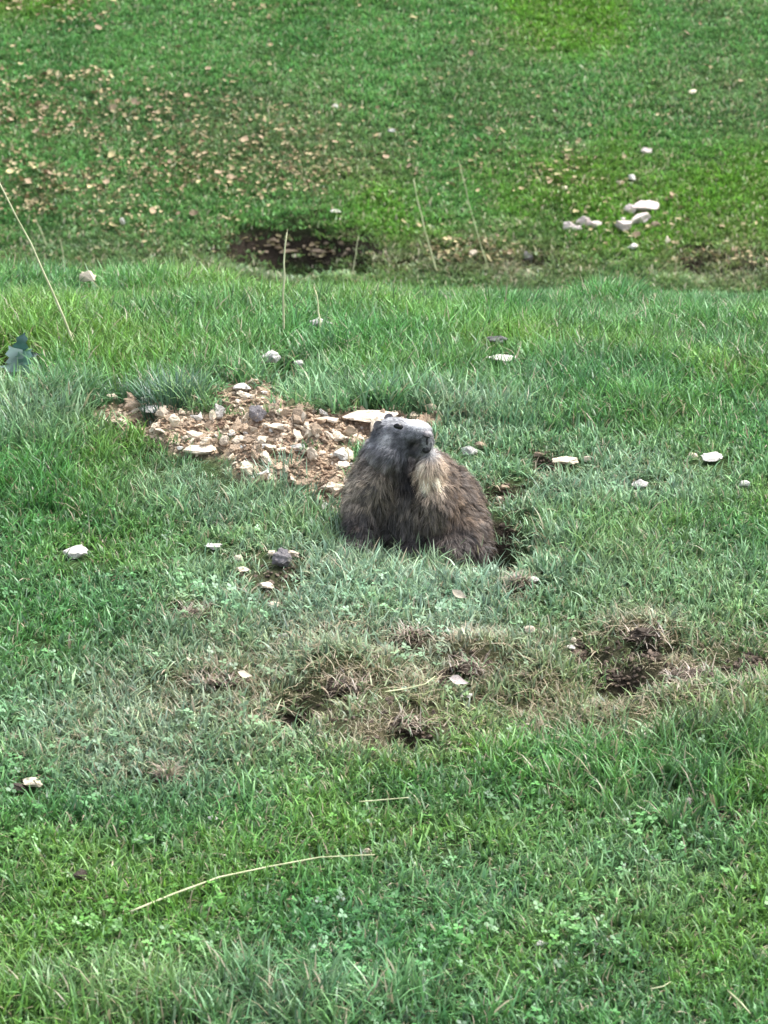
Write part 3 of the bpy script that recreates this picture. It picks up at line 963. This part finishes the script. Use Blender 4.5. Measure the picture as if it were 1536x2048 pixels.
# leaves and curled scraps on the near bank
for px, py, w, m, lab, rz in [(916, 1368, 46, M_PINK, 'torn pale pinkish leaf curled at the reddish clod', .3), (920, 1197, 38, M_CREAM, 'narrow cream leaf lying in pale grass below the burrow', -.5),
                              (375, 1330, 26, M_CREAM, 'small light leaf at the left end of the turned earth', 1.2), (490, 1358, 34, M_CREAM, 'pale folded leaf on the turned earth strip', .1)]:
    p = at(px, py + 22); mpp = p.y / F_PX
    o = obj('fallen_leaf', leaf_mesh('fallen_leaf', px, m, 2.2), loc=(p.x, p.y, p.z + .03))
    s_ = w * mpp * .5; o.scale = (s_, s_, s_); o.rotation_euler = (.9, .35, rz)
    tag(o, lab, 'leaf')


# ------------------------------------------------------------------ dry stalks
M_STRAW = rough_material('straw', (.33, .35, .19), (.50, .50, .31), 20, .1, .7, vary=.15)


def tube(name, pts, r0, r1, mat, seg=6):
    V = []; Fq = []
    n_ = len(pts)
    for i, p in enumerate(pts):
        d = (pts[min(i + 1, n_ - 1)] - pts[max(i - 1, 0)]).normalized()
        a = d.cross(Vector((0, 1, 0.1))).normalized(); b = d.cross(a)
        rr = r0 + (r1 - r0) * i / (n_ - 1)
        for k in range(seg):
            t = 2 * math.pi * k / seg
            V.append(p + a * rr * math.cos(t) + b * rr * math.sin(t))
    for i in range(n_ - 1):
        for k in range(seg):
            Fq.append((i * seg + k, i * seg + (k + 1) % seg, (i + 1) * seg + (k + 1) % seg, (i + 1) * seg + k))
    Fq.append(tuple(range(seg))[::-1]); Fq.append(tuple((n_ - 1) * seg + k for k in range(seg)))
    return mesh_from(name, V, Fq, mat, True)


def standing_stalk(bx, by, tx, ty, label, rad=.0013, bow=.02, head=True):
    p = at(bx, by); mpp = math.hypot(p.y, CZ - p.z) / F_PX
    top = Vector(((tx - bx) * mpp, .03, (by - ty) * mpp / CP))
    pts = []
    side = Vector((bow, 0, 0))
    for k in range(9):
        t = k / 8
        pts.append(top * t + side * math.sin(math.pi * t) + Vector((.003 * math.sin(k * 2.3 + bx) * t, 0, .0)))
    root = empty('grass_stalk', p - Vector((0, 0, .01)))
    tag(root, label, 'grass stalk')
    obj('stem', tube('stem', pts, rad * 1.5, rad * .8, M_STRAW), root)
    if head:
        r_ = np.random.default_rng(int(bx)); V = []; Fq = []; A = []
        d = pts[-1] - pts[-2]
        for k in range(14):
            b_ = pts[-2] + d * (k / 13.) * 1.1
            v_, f_ = blade_strip(b_, r_.uniform(0, 6.28), .012, .0016, .5, .3, 2)
            o_ = len(V); V += v_; Fq += [tuple(o_ + j for j in q) for q in f_]; A += [(.36, .33, .2, 1)] * 6
        obj('seed_head', mesh_from('seed_head', V, Fq, M_PLANT, True, {'blade': A}), root)


def lying_stalk(pix, label, rad=.0014, lift=.026):
    P_ = [at(a, b + lift * 1000) + Vector((0, 0, lift)) for a, b in pix]
    pts = []
    for i in range(len(P_) - 1):
        for k in range(5): pts.append(P_[i].lerp(P_[i + 1], k / 5))
    pts.append(P_[-1])
    o = obj('fallen_stalk', tube('fallen_stalk', [q - P_[0] for q in pts], rad * 1.0, rad * .6, M_STRAW), loc=P_[0])
    tag(o, label, 'grass stalk')


standing_stalk(166, 728, -8, 345, 'long dry stalk leaning left across the upper left edge', .0024, .012, False)
standing_stalk(132, 572, 122, 480, 'short pale stalk right beside the long leaning one', .0018, .004)
standing_stalk(96, 500, 72, 440, 'small slanting stalk on the crest by the left edge', .0020, .004)
standing_stalk(568, 700, 573, 468, 'tall upright stalk in front of the old far hole', .0024, -.004)
standing_stalk(640, 700, 630, 575, 'short upright stalk rising by the elongated white stone', .0022, .006)
standing_stalk(700, 560, 716, 476, 'thin stalk at the right end of the old far hole', .0017, .004)
standing_stalk(876, 548, 826, 362, 'slender stalk leaning left on the crest above the marmot', .0025, -.006)
standing_stalk(980, 545, 918, 330, 'faint stalk leaning left, farther right on the crest', .0018, -.008)
standing_stalk(480, 700, 476, 640, 'stubby stalk in grass left of the tall upright one', .0014, .003)
standing_stalk(1303, 640, 1310, 590, 'short stalk in the crest grass at right', .0013, .003)
lying_stalk([(262, 1828), (350, 1790), (440, 1758), (540, 1735), (640, 1719), (750, 1712)], 'long arched straw stalk lying on the lower left turf', .0020)
lying_stalk([(718, 1606), (765, 1600), (818, 1596)], 'short straw stalk lying in the middle foreground', .0016)
lying_stalk([(1455, 1985), (1480, 2010), (1500, 2032)], 'short straw stalk slanting at the bottom right corner', .0018)
lying_stalk([(770, 1382), (810, 1380), (850, 1368), (870, 1352)], 'curved pale straw beside the reddish clod', .0015)
lying_stalk([(1300, 1980), (1325, 1975), (1340, 1968)], 'tiny forked straw near the bottom right', .0013)


# ------------------------------------------------------------------ named tufts and the leafy plant
def grass_tuft(px, py, nb, lmin, lmax, spread, color, label, seed, width=.0034, lean=.6):
    p = at(px, py); r_ = np.random.default_rng(seed); V = []; Fq = []; A = []
    for i in range(nb):
        a = r_.uniform(0, 6.28); rr = spread * math.sqrt(r_.random())
        x_, y_ = rr * math.cos(a), rr * math.sin(a)
        az = a + r_.normal(0, .6)
        v_, f_ = blade_strip((x_, y_, float(H(np.array(p.x + x_), np.array(p.y + y_))) - p.z - .01), az, r_.uniform(lmin, lmax), width * r_.uniform(.7, 1.3), r_.uniform(0, lean), r_.uniform(.2, 1.1), 4)
        o_ = len(V); V += v_; Fq += [tuple(o_ + j for j in q) for q in f_]
        c = np.array(color) * r_.uniform(.6, 1.5)
        A += [(*c, 1)] * 10
    o = obj('grass_tuft', mesh_from('grass_tuft', V, Fq, M_PLANT, True, {'blade': A}), loc=p)
    tag(o, label, 'grass tuft')


grass_tuft(345, 802, 330, .05, .115, .075, (.05, .115, .065), 'dark blue green tuft of grass behind the left of the spoil heap', 1)
grass_tuft(245, 800, 160, .04, .085, .06, (.075, .15, .075), 'looser green tuft left of the dark blue green tuft', 2)
grass_tuft(50, 880, 420, .06, .13, .12, (.12, .215, .11), 'tall pale green tuft at the left edge level with the heap', 3)
grass_tuft(125, 850, 160, .06, .11, .07, (.11, .22, .08), 'upright light green tuft right of the pale left edge tuft', 4)
grass_tuft(795, 800, 260, .045, .09, .08, (.05, .135, .055), 'deep green tuft just behind the head of the marmot', 5)
grass_tuft(900, 800, 200, .05, .09, .08, (.07, .17, .075), 'green tuft behind the back of the marmot', 6)
grass_tuft(1010, 840, 220, .05, .10, .10, (.09, .20, .10), 'light green tuft beyond the back of the marmot', 7)
grass_tuft(640, 790, 200, .04, .075, .08, (.09, .19, .07), 'green tuft on the back edge of the spoil heap', 8)
grass_tuft(560, 990, 200, .035, .075, .08, (.13, .225, .12), 'pale tuft in front of the lower end of the heap', 9)
grass_tuft(790, 1120, 260, .04, .075, .10, (.17, .26, .15), 'pale frosty tuft right in front of the chest of the marmot', 10)
grass_tuft(890, 1140, 220, .04, .07, .09, (.16, .25, .14), 'pale tuft in front of the flank of the marmot', 11)
grass_tuft(700, 1095, 220, .04, .075, .08, (.14, .23, .13), 'pale tuft in front of the left foreleg of the marmot', 12)

p = at(42, 765)
root = empty('leafy_plant', p)
tag(root, 'blue green broad leaved plant at the left edge beside a dark hole', 'plant')
mpp = p.y / F_PX
obj('stem', tube('stem', [Vector((0, 0, -.01)), Vector((.002, 0, .03)), Vector((0, .003, .06)), Vector((.004, 0, .085))], .004, .002, M_STRAW), root)


def broad_leaf(base, tip, width, seed, c):
    r_ = np.random.default_rng(seed); base, tip = Vector(base), Vector(tip); d = tip - base
    s_ = d.cross(Vector((0, -1, .25))).normalized(); nrm = s_.cross(d).normalized(); V = []; Fq = []; A = []
    wv = [.1, .6, 1, .95, .7, .35, .03]
    for k in range(7):
        t = k / 6; q = base + d * t + nrm * (.012 * math.sin(t * 3.1)) + Vector((d.x * .5, 0, -.022)) * t ** 3
        w_ = width * wv[k] * (1 + .28 * (-1) ** k)
        V += [q - s_ * w_ + nrm * .006, q, q + s_ * w_ + nrm * .004]
        A += [(*(np.array(c) * r_.uniform(.85, 1.15)), 1)] * 3
    for k in range(6):
        b_ = 3 * k; Fq += [(b_, b_ + 1, b_ + 4, b_ + 3), (b_ + 1, b_ + 2, b_ + 5, b_ + 4)]
    return mesh_from('leaf', V, Fq, M_PLANT, True, {'blade': A})


LEAVES = [((0, 0, .04), (-.018, -.02, .125), .026, (.30, .40, .37)), ((0, 0, .04), (.022, -.015, .115), .022, (.13, .26, .20)),
          ((0, 0, .07), (.010, 0, .155), .017, (.03, .09, .07)), ((0, 0, .06), (.040, 0, .095), .013, (.03, .075, .055)),
          ((0, 0, .03), (-.035, -.02, .07), .020, (.24, .34, .29)), ((0, 0, .03), (.034, -.01, .05), .018, (.15, .28, .2)),
          ((0, 0, .03), (.002, -.035, .065), .020, (.20, .32, .26)), ((0, 0, .05), (-.02, .01, .10), .018, (.16, .26, .22))]
for k, (b_, t_, w_, c_) in enumerate(LEAVES):
    obj('leaf', broad_leaf(b_, t_, w_, k, c_), root)

# ------------------------------------------------------------------ the marmot
MP = at(835, 1100)
MS = math.hypot(MP.y, CZ - MP.z) / F_PX       # metres per photo pixel at the animal
marmot = empty('marmot', (MP.x, MP.y, MP.z))
tag(marmot, 'grizzled grey brown marmot sitting in its burrow mouth, head turned right', 'marmot')


def mp(px, py, dy=0.0):
    """local point of the animal from its place in side view and a depth"""
    return Vector(((px - 835) * MS, dy, ((1100 - py) * MS - SP * dy) / CP))


def unproj(co):
    return 835 + co[0] / MS, 1100 - (co[2] * CP + co[1] * SP) / MS


bm = bmesh.new()


def ellipsoid(px, py, dy, rx, ry, rz, tilt=0.0, yaw=0.0):
    c = mp(px, py, dy)
    mat_ = Matrix.Translation(c) @ Matrix.Rotation(yaw, 4, 'Z') @ Matrix.Rotation(tilt, 4, 'Y') @ Matrix.Diagonal((rx, ry, rz, 1))
    bmesh.ops.create_icosphere(bm, subdivisions=3, radius=1, matrix=mat_)


def limb(a, b, ra, rb, n_=6):
    for k in range(n_):
        t = k / (n_ - 1); q = a.lerp(b, t); rr = ra + (rb - ra) * t
        bmesh.ops.create_icosphere(bm, subdivisions=2, radius=rr, matrix=Matrix.Translation(q))


px_ = MS
ellipsoid(893, 1042, .10, 78 * px_, .12, 118 * px_, -.20)        # rump and back
ellipsoid(866, 972, .06, 48 * px_, .085, 74 * px_, -.30)            # back rising to the nape
ellipsoid(798, 1025, .045, 78 * px_, .085, 96 * px_, .10)          # chest and shoulders
ellipsoid(740, 988, .015, 42 * px_, .078, 80 * px_, .24)            # near shoulder
ellipsoid(773, 925, .035, 46 * px_, .062, 56 * px_, .35)            # neck
ellipsoid(788, 884, .005, 42 * px_, .046, 40 * px_)                # skull
ellipsoid(798, 868, .0, 44 * px_, .036, 27 * px_, .05)             # brow
ellipsoid(776, 910, -.005, 36 * px_, .048, 34 * px_, .5)           # cheek
ellipsoid(831, 869, -.014, 33 * px_, .028, 24 * px_, .08)          # muzzle bridge
ellipsoid(850, 884, -.020, 16 * px_, .022, 21 * px_)               # muzzle end
ellipsoid(838, 903, -.012, 20 * px_, .018, 13 * px_, -.1)          # lower jaw
ellipsoid(858, 950, -.008, 22 * px_, .036, 46 * px_, -.1)           # throat bib
ellipsoid(868, 1010, .0, 36 * px_, .05, 60 * px_, -.1)
limb(mp(728, 1005, -.02), mp(716, 1082, -.075), .036, .021)        # forelegs
limb(mp(806, 1030, .01), mp(812, 1084, -.02), .030, .018)
ellipsoid(712, 1092, -.095, .022, .034, .012)                      # forepaws
ellipsoid(812, 1094, -.045, .018, .028, .010)
ellipsoid(905, 1090, .02, 58 * px_, .09, 42 * px_)
ellipsoid(932, 1062, .07, 50 * px_, .11, 62 * px_, -.25)          # loin sloping down to the right
ellipsoid(945, 1100, .02, 40 * px_, .07, 34 * px_)                 # haunch
limb(mp(965, 1090, .12), mp(1012, 1092, .16), .030, .014, 6)       # tail root
tmp = bpy.data.meshes.new('tmp'); bm.to_mesh(tmp); bm.free()
tob = bpy.data.objects.new('tmp', tmp); COL.objects.link(tob)
rm = tob.modifiers.new('r', 'REMESH'); rm.mode = 'VOXEL'; rm.voxel_size = .0042
sm = tob.modifiers.new('s', 'SMOOTH'); sm.factor = .5; sm.iterations = 5
dg = bpy.context.evaluated_depsgraph_get()
body_me = bpy.data.meshes.new_from_object(tob.evaluated_get(dg))
body_me.name = 'body'
bpy.data.objects.remove(tob); bpy.data.meshes.remove(tmp)

nV = len(body_me.vertices)
co = np.empty(nV * 3, np.float32); body_me.vertices.foreach_get('co', co); co = co.reshape(-1, 3).astype(float)
nr = np.empty(nV * 3, np.float32); body_me.vertices.foreach_get('normal', nr); nr = nr.reshape(-1, 3).astype(float)


def fur_colour(c, n_, seed):
    """coat albedo by anatomical region, with chin shade and top highlights painted in"""
    r_ = np.random.default_rng(seed)
    u_, v_ = unproj(c.T)
    k = len(u_)
    w = (fbm(c[:, 0] * 45 + c[:, 1] * 20, c[:, 2] * 45 - c[:, 1] * 20, 12, 3) - .5) * 2
    back = np.array([.165, .125, .100]); rufous = np.array([.30, .205, .125]); head = np.array([.225, .225, .245])
    pale = np.array([.80, .80, .80]); dark = np.array([.036, .032, .032]); tan = np.array([.42, .355, .27]); bib = np.array([.60, .47, .34]); chest = np.array([.12, .10, .065])
    C = np.tile(back, (k, 1))

    def mix(C, col_, m):
        col_ = np.asarray(col_)
        m = np.clip(m, 0, 1)[:, None]
        return C * (1 - m) + col_ * m
    C = mix(C, rufous, .75 * ell(u_ + 15 * w, v_ + 15 * w, 915, 1010, 50, 75, .8) * (.5 + w))
    C = mix(C, tan, ell(u_ + 14 * w, v_ + 14 * w, 715, 965, 48, 62, .6) * (.75 + .5 * w))
    C = mix(C, chest, ell(u_ + 8 * w, v_, 785, 1015, 55, 75, .5) * .9)
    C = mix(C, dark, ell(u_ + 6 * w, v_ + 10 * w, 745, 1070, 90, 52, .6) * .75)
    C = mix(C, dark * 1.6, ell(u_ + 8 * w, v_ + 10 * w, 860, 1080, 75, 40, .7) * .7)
    C = mix(C, dark * .7, ell(u_ + 9 * w, v_ + 9 * w, 812, 960, 19, 48, .7) * .9)  # shadow below the chin, painted into the fur colour
    C = mix(C, bib, ell(u_ + 12 * w, v_ + 12 * w, 860, 952, 20, 42, .6) * .85)
    C = mix(C, tan * .6, ell(u_ + 10 * w, v_, 850, 1030, 34, 40, .6) * .45)
    hd = ell(u_ + 10 * w, v_ + 14 * w, 800, 880, 70, 54, .5)
    st_ = .5 + 1.25 * (fbm(c[:, 0] * 30 + c[:, 2] * 75, c[:, 2] * 55 - c[:, 0] * 95, 8, 3) - .5)
    C = mix(C, head * np.clip(.15 + 1.75 * st_ - .004 * (v_ - 875), .12, 1.5)[:, None], hd)
    C = mix(C, head * .25, ell(u_ + 12 * w, v_ + 12 * w, 802, 900, 46, 26, .6) * .8)
    C = mix(C, head * .3, ell(u_ + 5 * w, v_ + 5 * w, 758, 866, 14, 20, .5) * .85)
    C = mix(C, pale * .62, ell(u_, v_, 790, 842, 42, 14, .7) * .7)  # bright top of the head, light painted into the coat
    C = mix(C, pale * 1.1, ell(u_, v_, 841, 850, 28, 13, .6))  # pale muzzle fur, with its highlight painted in
    C = mix(C, head * .7, ell(u_, v_, 820, 872, 18, 12, .6) * .6)
    C = mix(C, pale * .45, ell(u_, v_, 856, 900, 15, 20, .5) * .8)
    C = mix(C, dark * .8, ell(u_, v_, 830, 897, 14, 17, .6) * .9)
    C = mix(C, pale * .5, ell(u_ + 6 * w, v_ + 4 * w, 775, 885, 13, 16, .5) * .6)
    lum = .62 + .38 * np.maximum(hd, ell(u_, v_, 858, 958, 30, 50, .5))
    return C * lum[:, None]


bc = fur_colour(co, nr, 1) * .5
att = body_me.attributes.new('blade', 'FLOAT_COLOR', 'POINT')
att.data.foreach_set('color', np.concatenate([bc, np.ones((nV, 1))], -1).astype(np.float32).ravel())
M_FUR = blade_material('fur', instanced=False, trans=.12, gloss=.03, rough=.5)
body_me.materials.clear(); body_me.materials.append(M_FUR)
body_me.polygons.foreach_set('use_smooth', [True] * len(body_me.polygons))
body = obj('body', body_me, marmot)
bvh = BVHTree.FromPolygons([Vector(c_) for c_ in co], [tuple(p_.vertices) for p_ in body_me.polygons])

# view direction in the animal's frame, only used to find where on the head a feature sits
vdir = Vector((0, CP, -SP))


def on_body(px, py):
    o_ = mp(px, py, 0) - vdir * .6
    hit, nrm_, _, _ = bvh.ray_cast(o_, vdir)
    return (hit, nrm_) if hit is not None else (mp(px, py, -.03), -vdir)


def blob(name, loc, rx, ry, rz, mat_, parent, rot_=(0, 0, 0), sub=3, bumpy=0.):
    b_ = bmesh.new(); bmesh.ops.create_icosphere(b_, subdivisions=sub, radius=1)
    for v_ in b_.verts:
        if bumpy: v_.co *= 1 + bumpy * mnoise.noise(v_.co * 2)
    me = bpy.data.meshes.new(name); b_.to_mesh(me); b_.free()
    me.polygons.foreach_set('use_smooth', [True] * len(me.polygons)); me.materials.append(mat_)
    o_ = obj(name, me, parent, loc); o_.scale = (rx, ry, rz); o_.rotation_euler = rot_
    return o_


def plain(name, c, rough, spec=.5):
    m, nt = new_mat(name); b_ = N(nt, 'ShaderNodeBsdfPrincipled'); o_ = N(nt, 'ShaderNodeOutputMaterial')
    n_ = N(nt, 'ShaderNodeTexNoise'); n_.inputs['Scale'].default_value = 300
    mx_ = N(nt, 'ShaderNodeMix', data_type='RGBA'); mx_.inputs[6].default_value = (*[q * .7 for q in c], 1); mx_.inputs[7].default_value = (*[q * 1.3 for q in c], 1)
    nt.links.new(n_.outputs[0], mx_.inputs[0]); nt.links.new(mx_.outputs[2], b_.inputs[0])
    b_.inputs['Roughness'].default_value = rough; b_.inputs['Specular IOR Level'].default_value = spec
    nt.links.new(b_.outputs[0], o_.inputs[0])
    return m


M_EYE = plain('eye', (.003, .003, .003), .22, .25)
M_NOSE = plain('nose_skin', (.20, .185, .185), .45)
M_NOSTRIL = plain('nostril', (.006, .006, .007), .7)
M_EAR = plain('ear_skin', (.13, .12, .13), .8)
M_TOOTH = plain('tooth', (.5, .4, .22), .4)
hit, nn = on_body(797, 858)
blob('eye', hit - nn * .0018, 10.5 * MS, .007, 7 * MS, M_EYE, marmot, (0, .30, 0))
nose_hit, nn = on_body(853, 873)
nose = blob('nose', nose_hit + Vector((.002, -.001, 0)), 9.5 * MS, .010, 7 * MS, M_NOSE, marmot, (0, .3, 0), bumpy=.2)
for px, py, w_, h_, rt in [(851, 875, 7.5, 3.0, .30)]:
    hit, nn = on_body(px, py)
    o_ = blob('nostril', (0, 0, 0), 1, 1, 1, M_NOSTRIL, marmot); o_.location = hit + Vector((.001, -.010, 0)); o_.scale = (w_ * MS, .005, h_ * MS); o_.rotation_euler = (0, rt, 0)
hit, nn = on_body(853, 888)
blob('lip_cleft', hit - vdir * .001, 2.6 * MS, .006, 7 * MS, M_NOSTRIL, marmot, (0, .05, 0))
hit, nn = on_body(852, 903)
blob('mouth', hit - vdir * .002, 9 * MS, .010, 7 * MS, M_NOSTRIL, marmot, (0, .0, 0), bumpy=.3)
# ears: small rounded cups
for (px, py, dy) in [(757, 858, -.012), (778, 842, .055)]:
    eb = bmesh.new(); bmesh.ops.create_uvsphere(eb, u_segments=16, v_segments=10, radius=1)
    for v_ in eb.verts:
        if v_.co.y < 0: v_.co.y *= -.35
    me = bpy.data.meshes.new('ear'); eb.to_mesh(me); eb.free(); me.materials.append(M_EAR)
    me.polygons.foreach_set('use_smooth', [True] * len(me.polygons))
    e_ = obj('ear', me, marmot, mp(px, py, dy)); e_.scale = (.0125, .009, .015); e_.rotation_euler = (.1, -.35, .5)
# claws on the forepaws
for (px, py) in [(712, 1092), (812, 1096)]:
    for k in range(4):
        b_ = mp(px - 15 + k * 10, py, -.128 if px < 760 else -.072)
        o_ = obj('claw', tube('claw', [Vector((0, 0, 0)), Vector((0, -.006, .001)), Vector((0, -.012, -.004))], .0022, .0006, M_NOSTRIL, 5), marmot, b_)


# fur: flow, length, clumps
def flow(c):
    u_, v_ = unproj(c.T)
    fx = np.zeros(len(c)); fy = np.zeros(len(c)); fz = -np.ones(len(c))
    # over the rump hair sweeps down and out to the right, over the shoulder down and left
    fx += np.clip((u_ - 840) / 110, -1, 1) * .55
    fy += .2
    hd = ell(u_, v_, 805, 880, 66, 55, .4)
    d = np.stack([fx, fy, fz], -1)
    away = np.stack([-(868 - u_) * 0 - 1.0 + 0 * u_, .35 + 0 * u_, -.55 - (v_ - 870) / 120.], -1)
    d = d * (1 - hd[:, None]) + away * hd[:, None]
    return d / np.linalg.norm(d, axis=1)[:, None], hd


def make_fur(nh, seed, lscale=1.0, wscale=1.0, bright=1.0):
    r_ = np.random.default_rng(seed)
    body_me.calc_loop_triangles()
    tri = np.empty(len(body_me.loop_triangles) * 3, np.int32); body_me.loop_triangles.foreach_get('vertices', tri); tri = tri.reshape(-1, 3)
    A_, B_, C_ = co[tri[:, 0]], co[tri[:, 1]], co[tri[:, 2]]
    area = np.linalg.norm(np.cross(B_ - A_, C_ - A_), axis=1)
    cen = (A_ + B_ + C_) / 3
    uu, vv = unproj(cen.T)
    w = area * (1 + 1.5 * ell(uu, vv, 810, 880, 75, 60, .4)) * np.where(cen[:, 2] < -.05, .1, 1)
    t_ = r_.choice(len(tri), nh, p=w / w.sum())
    a = r_.random((nh, 2)); s_ = a.sum(1) > 1; a[s_] = 1 - a[s_]
    P0 = A_[t_] + (B_[t_] - A_[t_]) * a[:, :1] + (C_[t_] - A_[t_]) * a[:, 1:]
    Nn = nr[tri[t_, 0]] + nr[tri[t_, 1]] + nr[tri[t_, 2]]; Nn /= np.linalg.norm(Nn, axis=1)[:, None]
    Fl, hd = flow(P0)
    Fl = Fl - Nn * (Fl * Nn).sum(1)[:, None] * .85
    Fl /= np.linalg.norm(Fl, axis=1)[:, None] + 1e-6
    u_, v_ = unproj(P0.T)
    face = ell(u_, v_, 825, 872, 48, 38, .5)
    L = (.023 * (1 - hd) + .0125 * hd) * (1 - .68 * face) * r_.uniform(.55, 1.4, nh) * lscale
    # clumping through a jittered cell grid
    cell = .012
    key = np.floor(P0 / cell + fbm(P0[:, 0] * 60, P0[:, 2] * 60, 3, 2)[:, None] * .8)
    kid = (key[:, 0] * 73856093 + key[:, 1] * 19349663 + key[:, 2] * 83492791).astype(np.int64)
    _, inv = np.unique(kid, return_inverse=True); inv = inv.ravel()
    nc = inv.max() + 1
    cnt = np.bincount(inv, minlength=nc)[:, None]
    cc = np.stack([np.bincount(inv, P0[:, j], nc) for j in range(3)], -1) / cnt
    rd = r_.normal(0, .30, (nc, 3)); cbr = r_.uniform(.4, 1.75, nc)
    D = Fl * (.95) + Nn * (.32 - .1 * hd)[:, None] + rd[inv] * (1 - .6 * hd)[:, None] * (1 - .8 * face)[:, None] + r_.normal(0, .17, (nh, 3))
    D /= np.linalg.norm(D, axis=1)[:, None]
    ctip = cc[inv] + D * L[:, None]
    tip = P0 + D * L[:, None]
    tip = tip * .68 + ctip * .32
    mid = P0 + D * (L * .5)[:, None] + Nn * (L * .14)[:, None]
    mid = mid * .8 + (cc[inv] + D * (L * .5)[:, None] + Nn * (L * .12)[:, None]) * .2
    tip = tip + np.array([0, 0, -1]) * (L * .15)[:, None]
    S = np.cross(D, Nn + r_.normal(0, .4, (nh, 3))); S /= np.linalg.norm(S, axis=1)[:, None] + 1e-6
    W = .00048 * wscale * r_.uniform(.6, 1.3, nh)[:, None] * (1 - .35 * face)[:, None]
    V = np.stack([P0 - S * W, P0 + S * W, mid - S * W * .8, mid + S * W * .8, tip], 1).reshape(-1, 3)
    b_ = (np.arange(nh) * 5)[:, None]
    T = np.concatenate([b_ + [0, 1, 3], b_ + [0, 3, 2], b_ + [2, 3, 4]], 0)
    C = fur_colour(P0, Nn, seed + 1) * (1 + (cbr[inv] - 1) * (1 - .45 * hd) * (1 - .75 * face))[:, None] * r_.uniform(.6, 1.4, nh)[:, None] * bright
    agouti = (r_.random(nh) < .22) & (face < .3)
    tipc = np.where(agouti[:, None], C * 1.8 + np.array([.05, .042, .032]), C * 1.25)
    rt_ = (.45 + .4 * face)[:, None]
    Cc = np.stack([C * rt_, C * rt_, C, C, tipc], 1).reshape(-1, 3)
    Cc = np.concatenate([np.clip(Cc, 0, .85), np.ones((len(Cc), 1))], -1)
    me = fast_mesh('fur', V, T, M_FUR, True, {'blade': Cc})
    o_ = obj('fur', me, body); o_['kind'] = 'stuff'
    return o_


make_fur(150000, 5)

# whiskers
for k in range(10):
    r_ = np.random.default_rng(60 + k)
    hit, nn = on_body(838 + r_.uniform(-5, 5), 884 + r_.uniform(-4, 6))
    d_ = Vector((r_.uniform(-.5, .1), -1, r_.uniform(-.5, .1))).normalized()
    pts = [hit + d_ * .045 * t + Vector((-.012 * t * t, 0, -.012 * t * t)) for t in (0, .33, .66, 1)]
    obj('whisker', tube('whisker', [q - hit for q in pts], .00035, .00012, M_NOSTRIL, 4), marmot, hit)
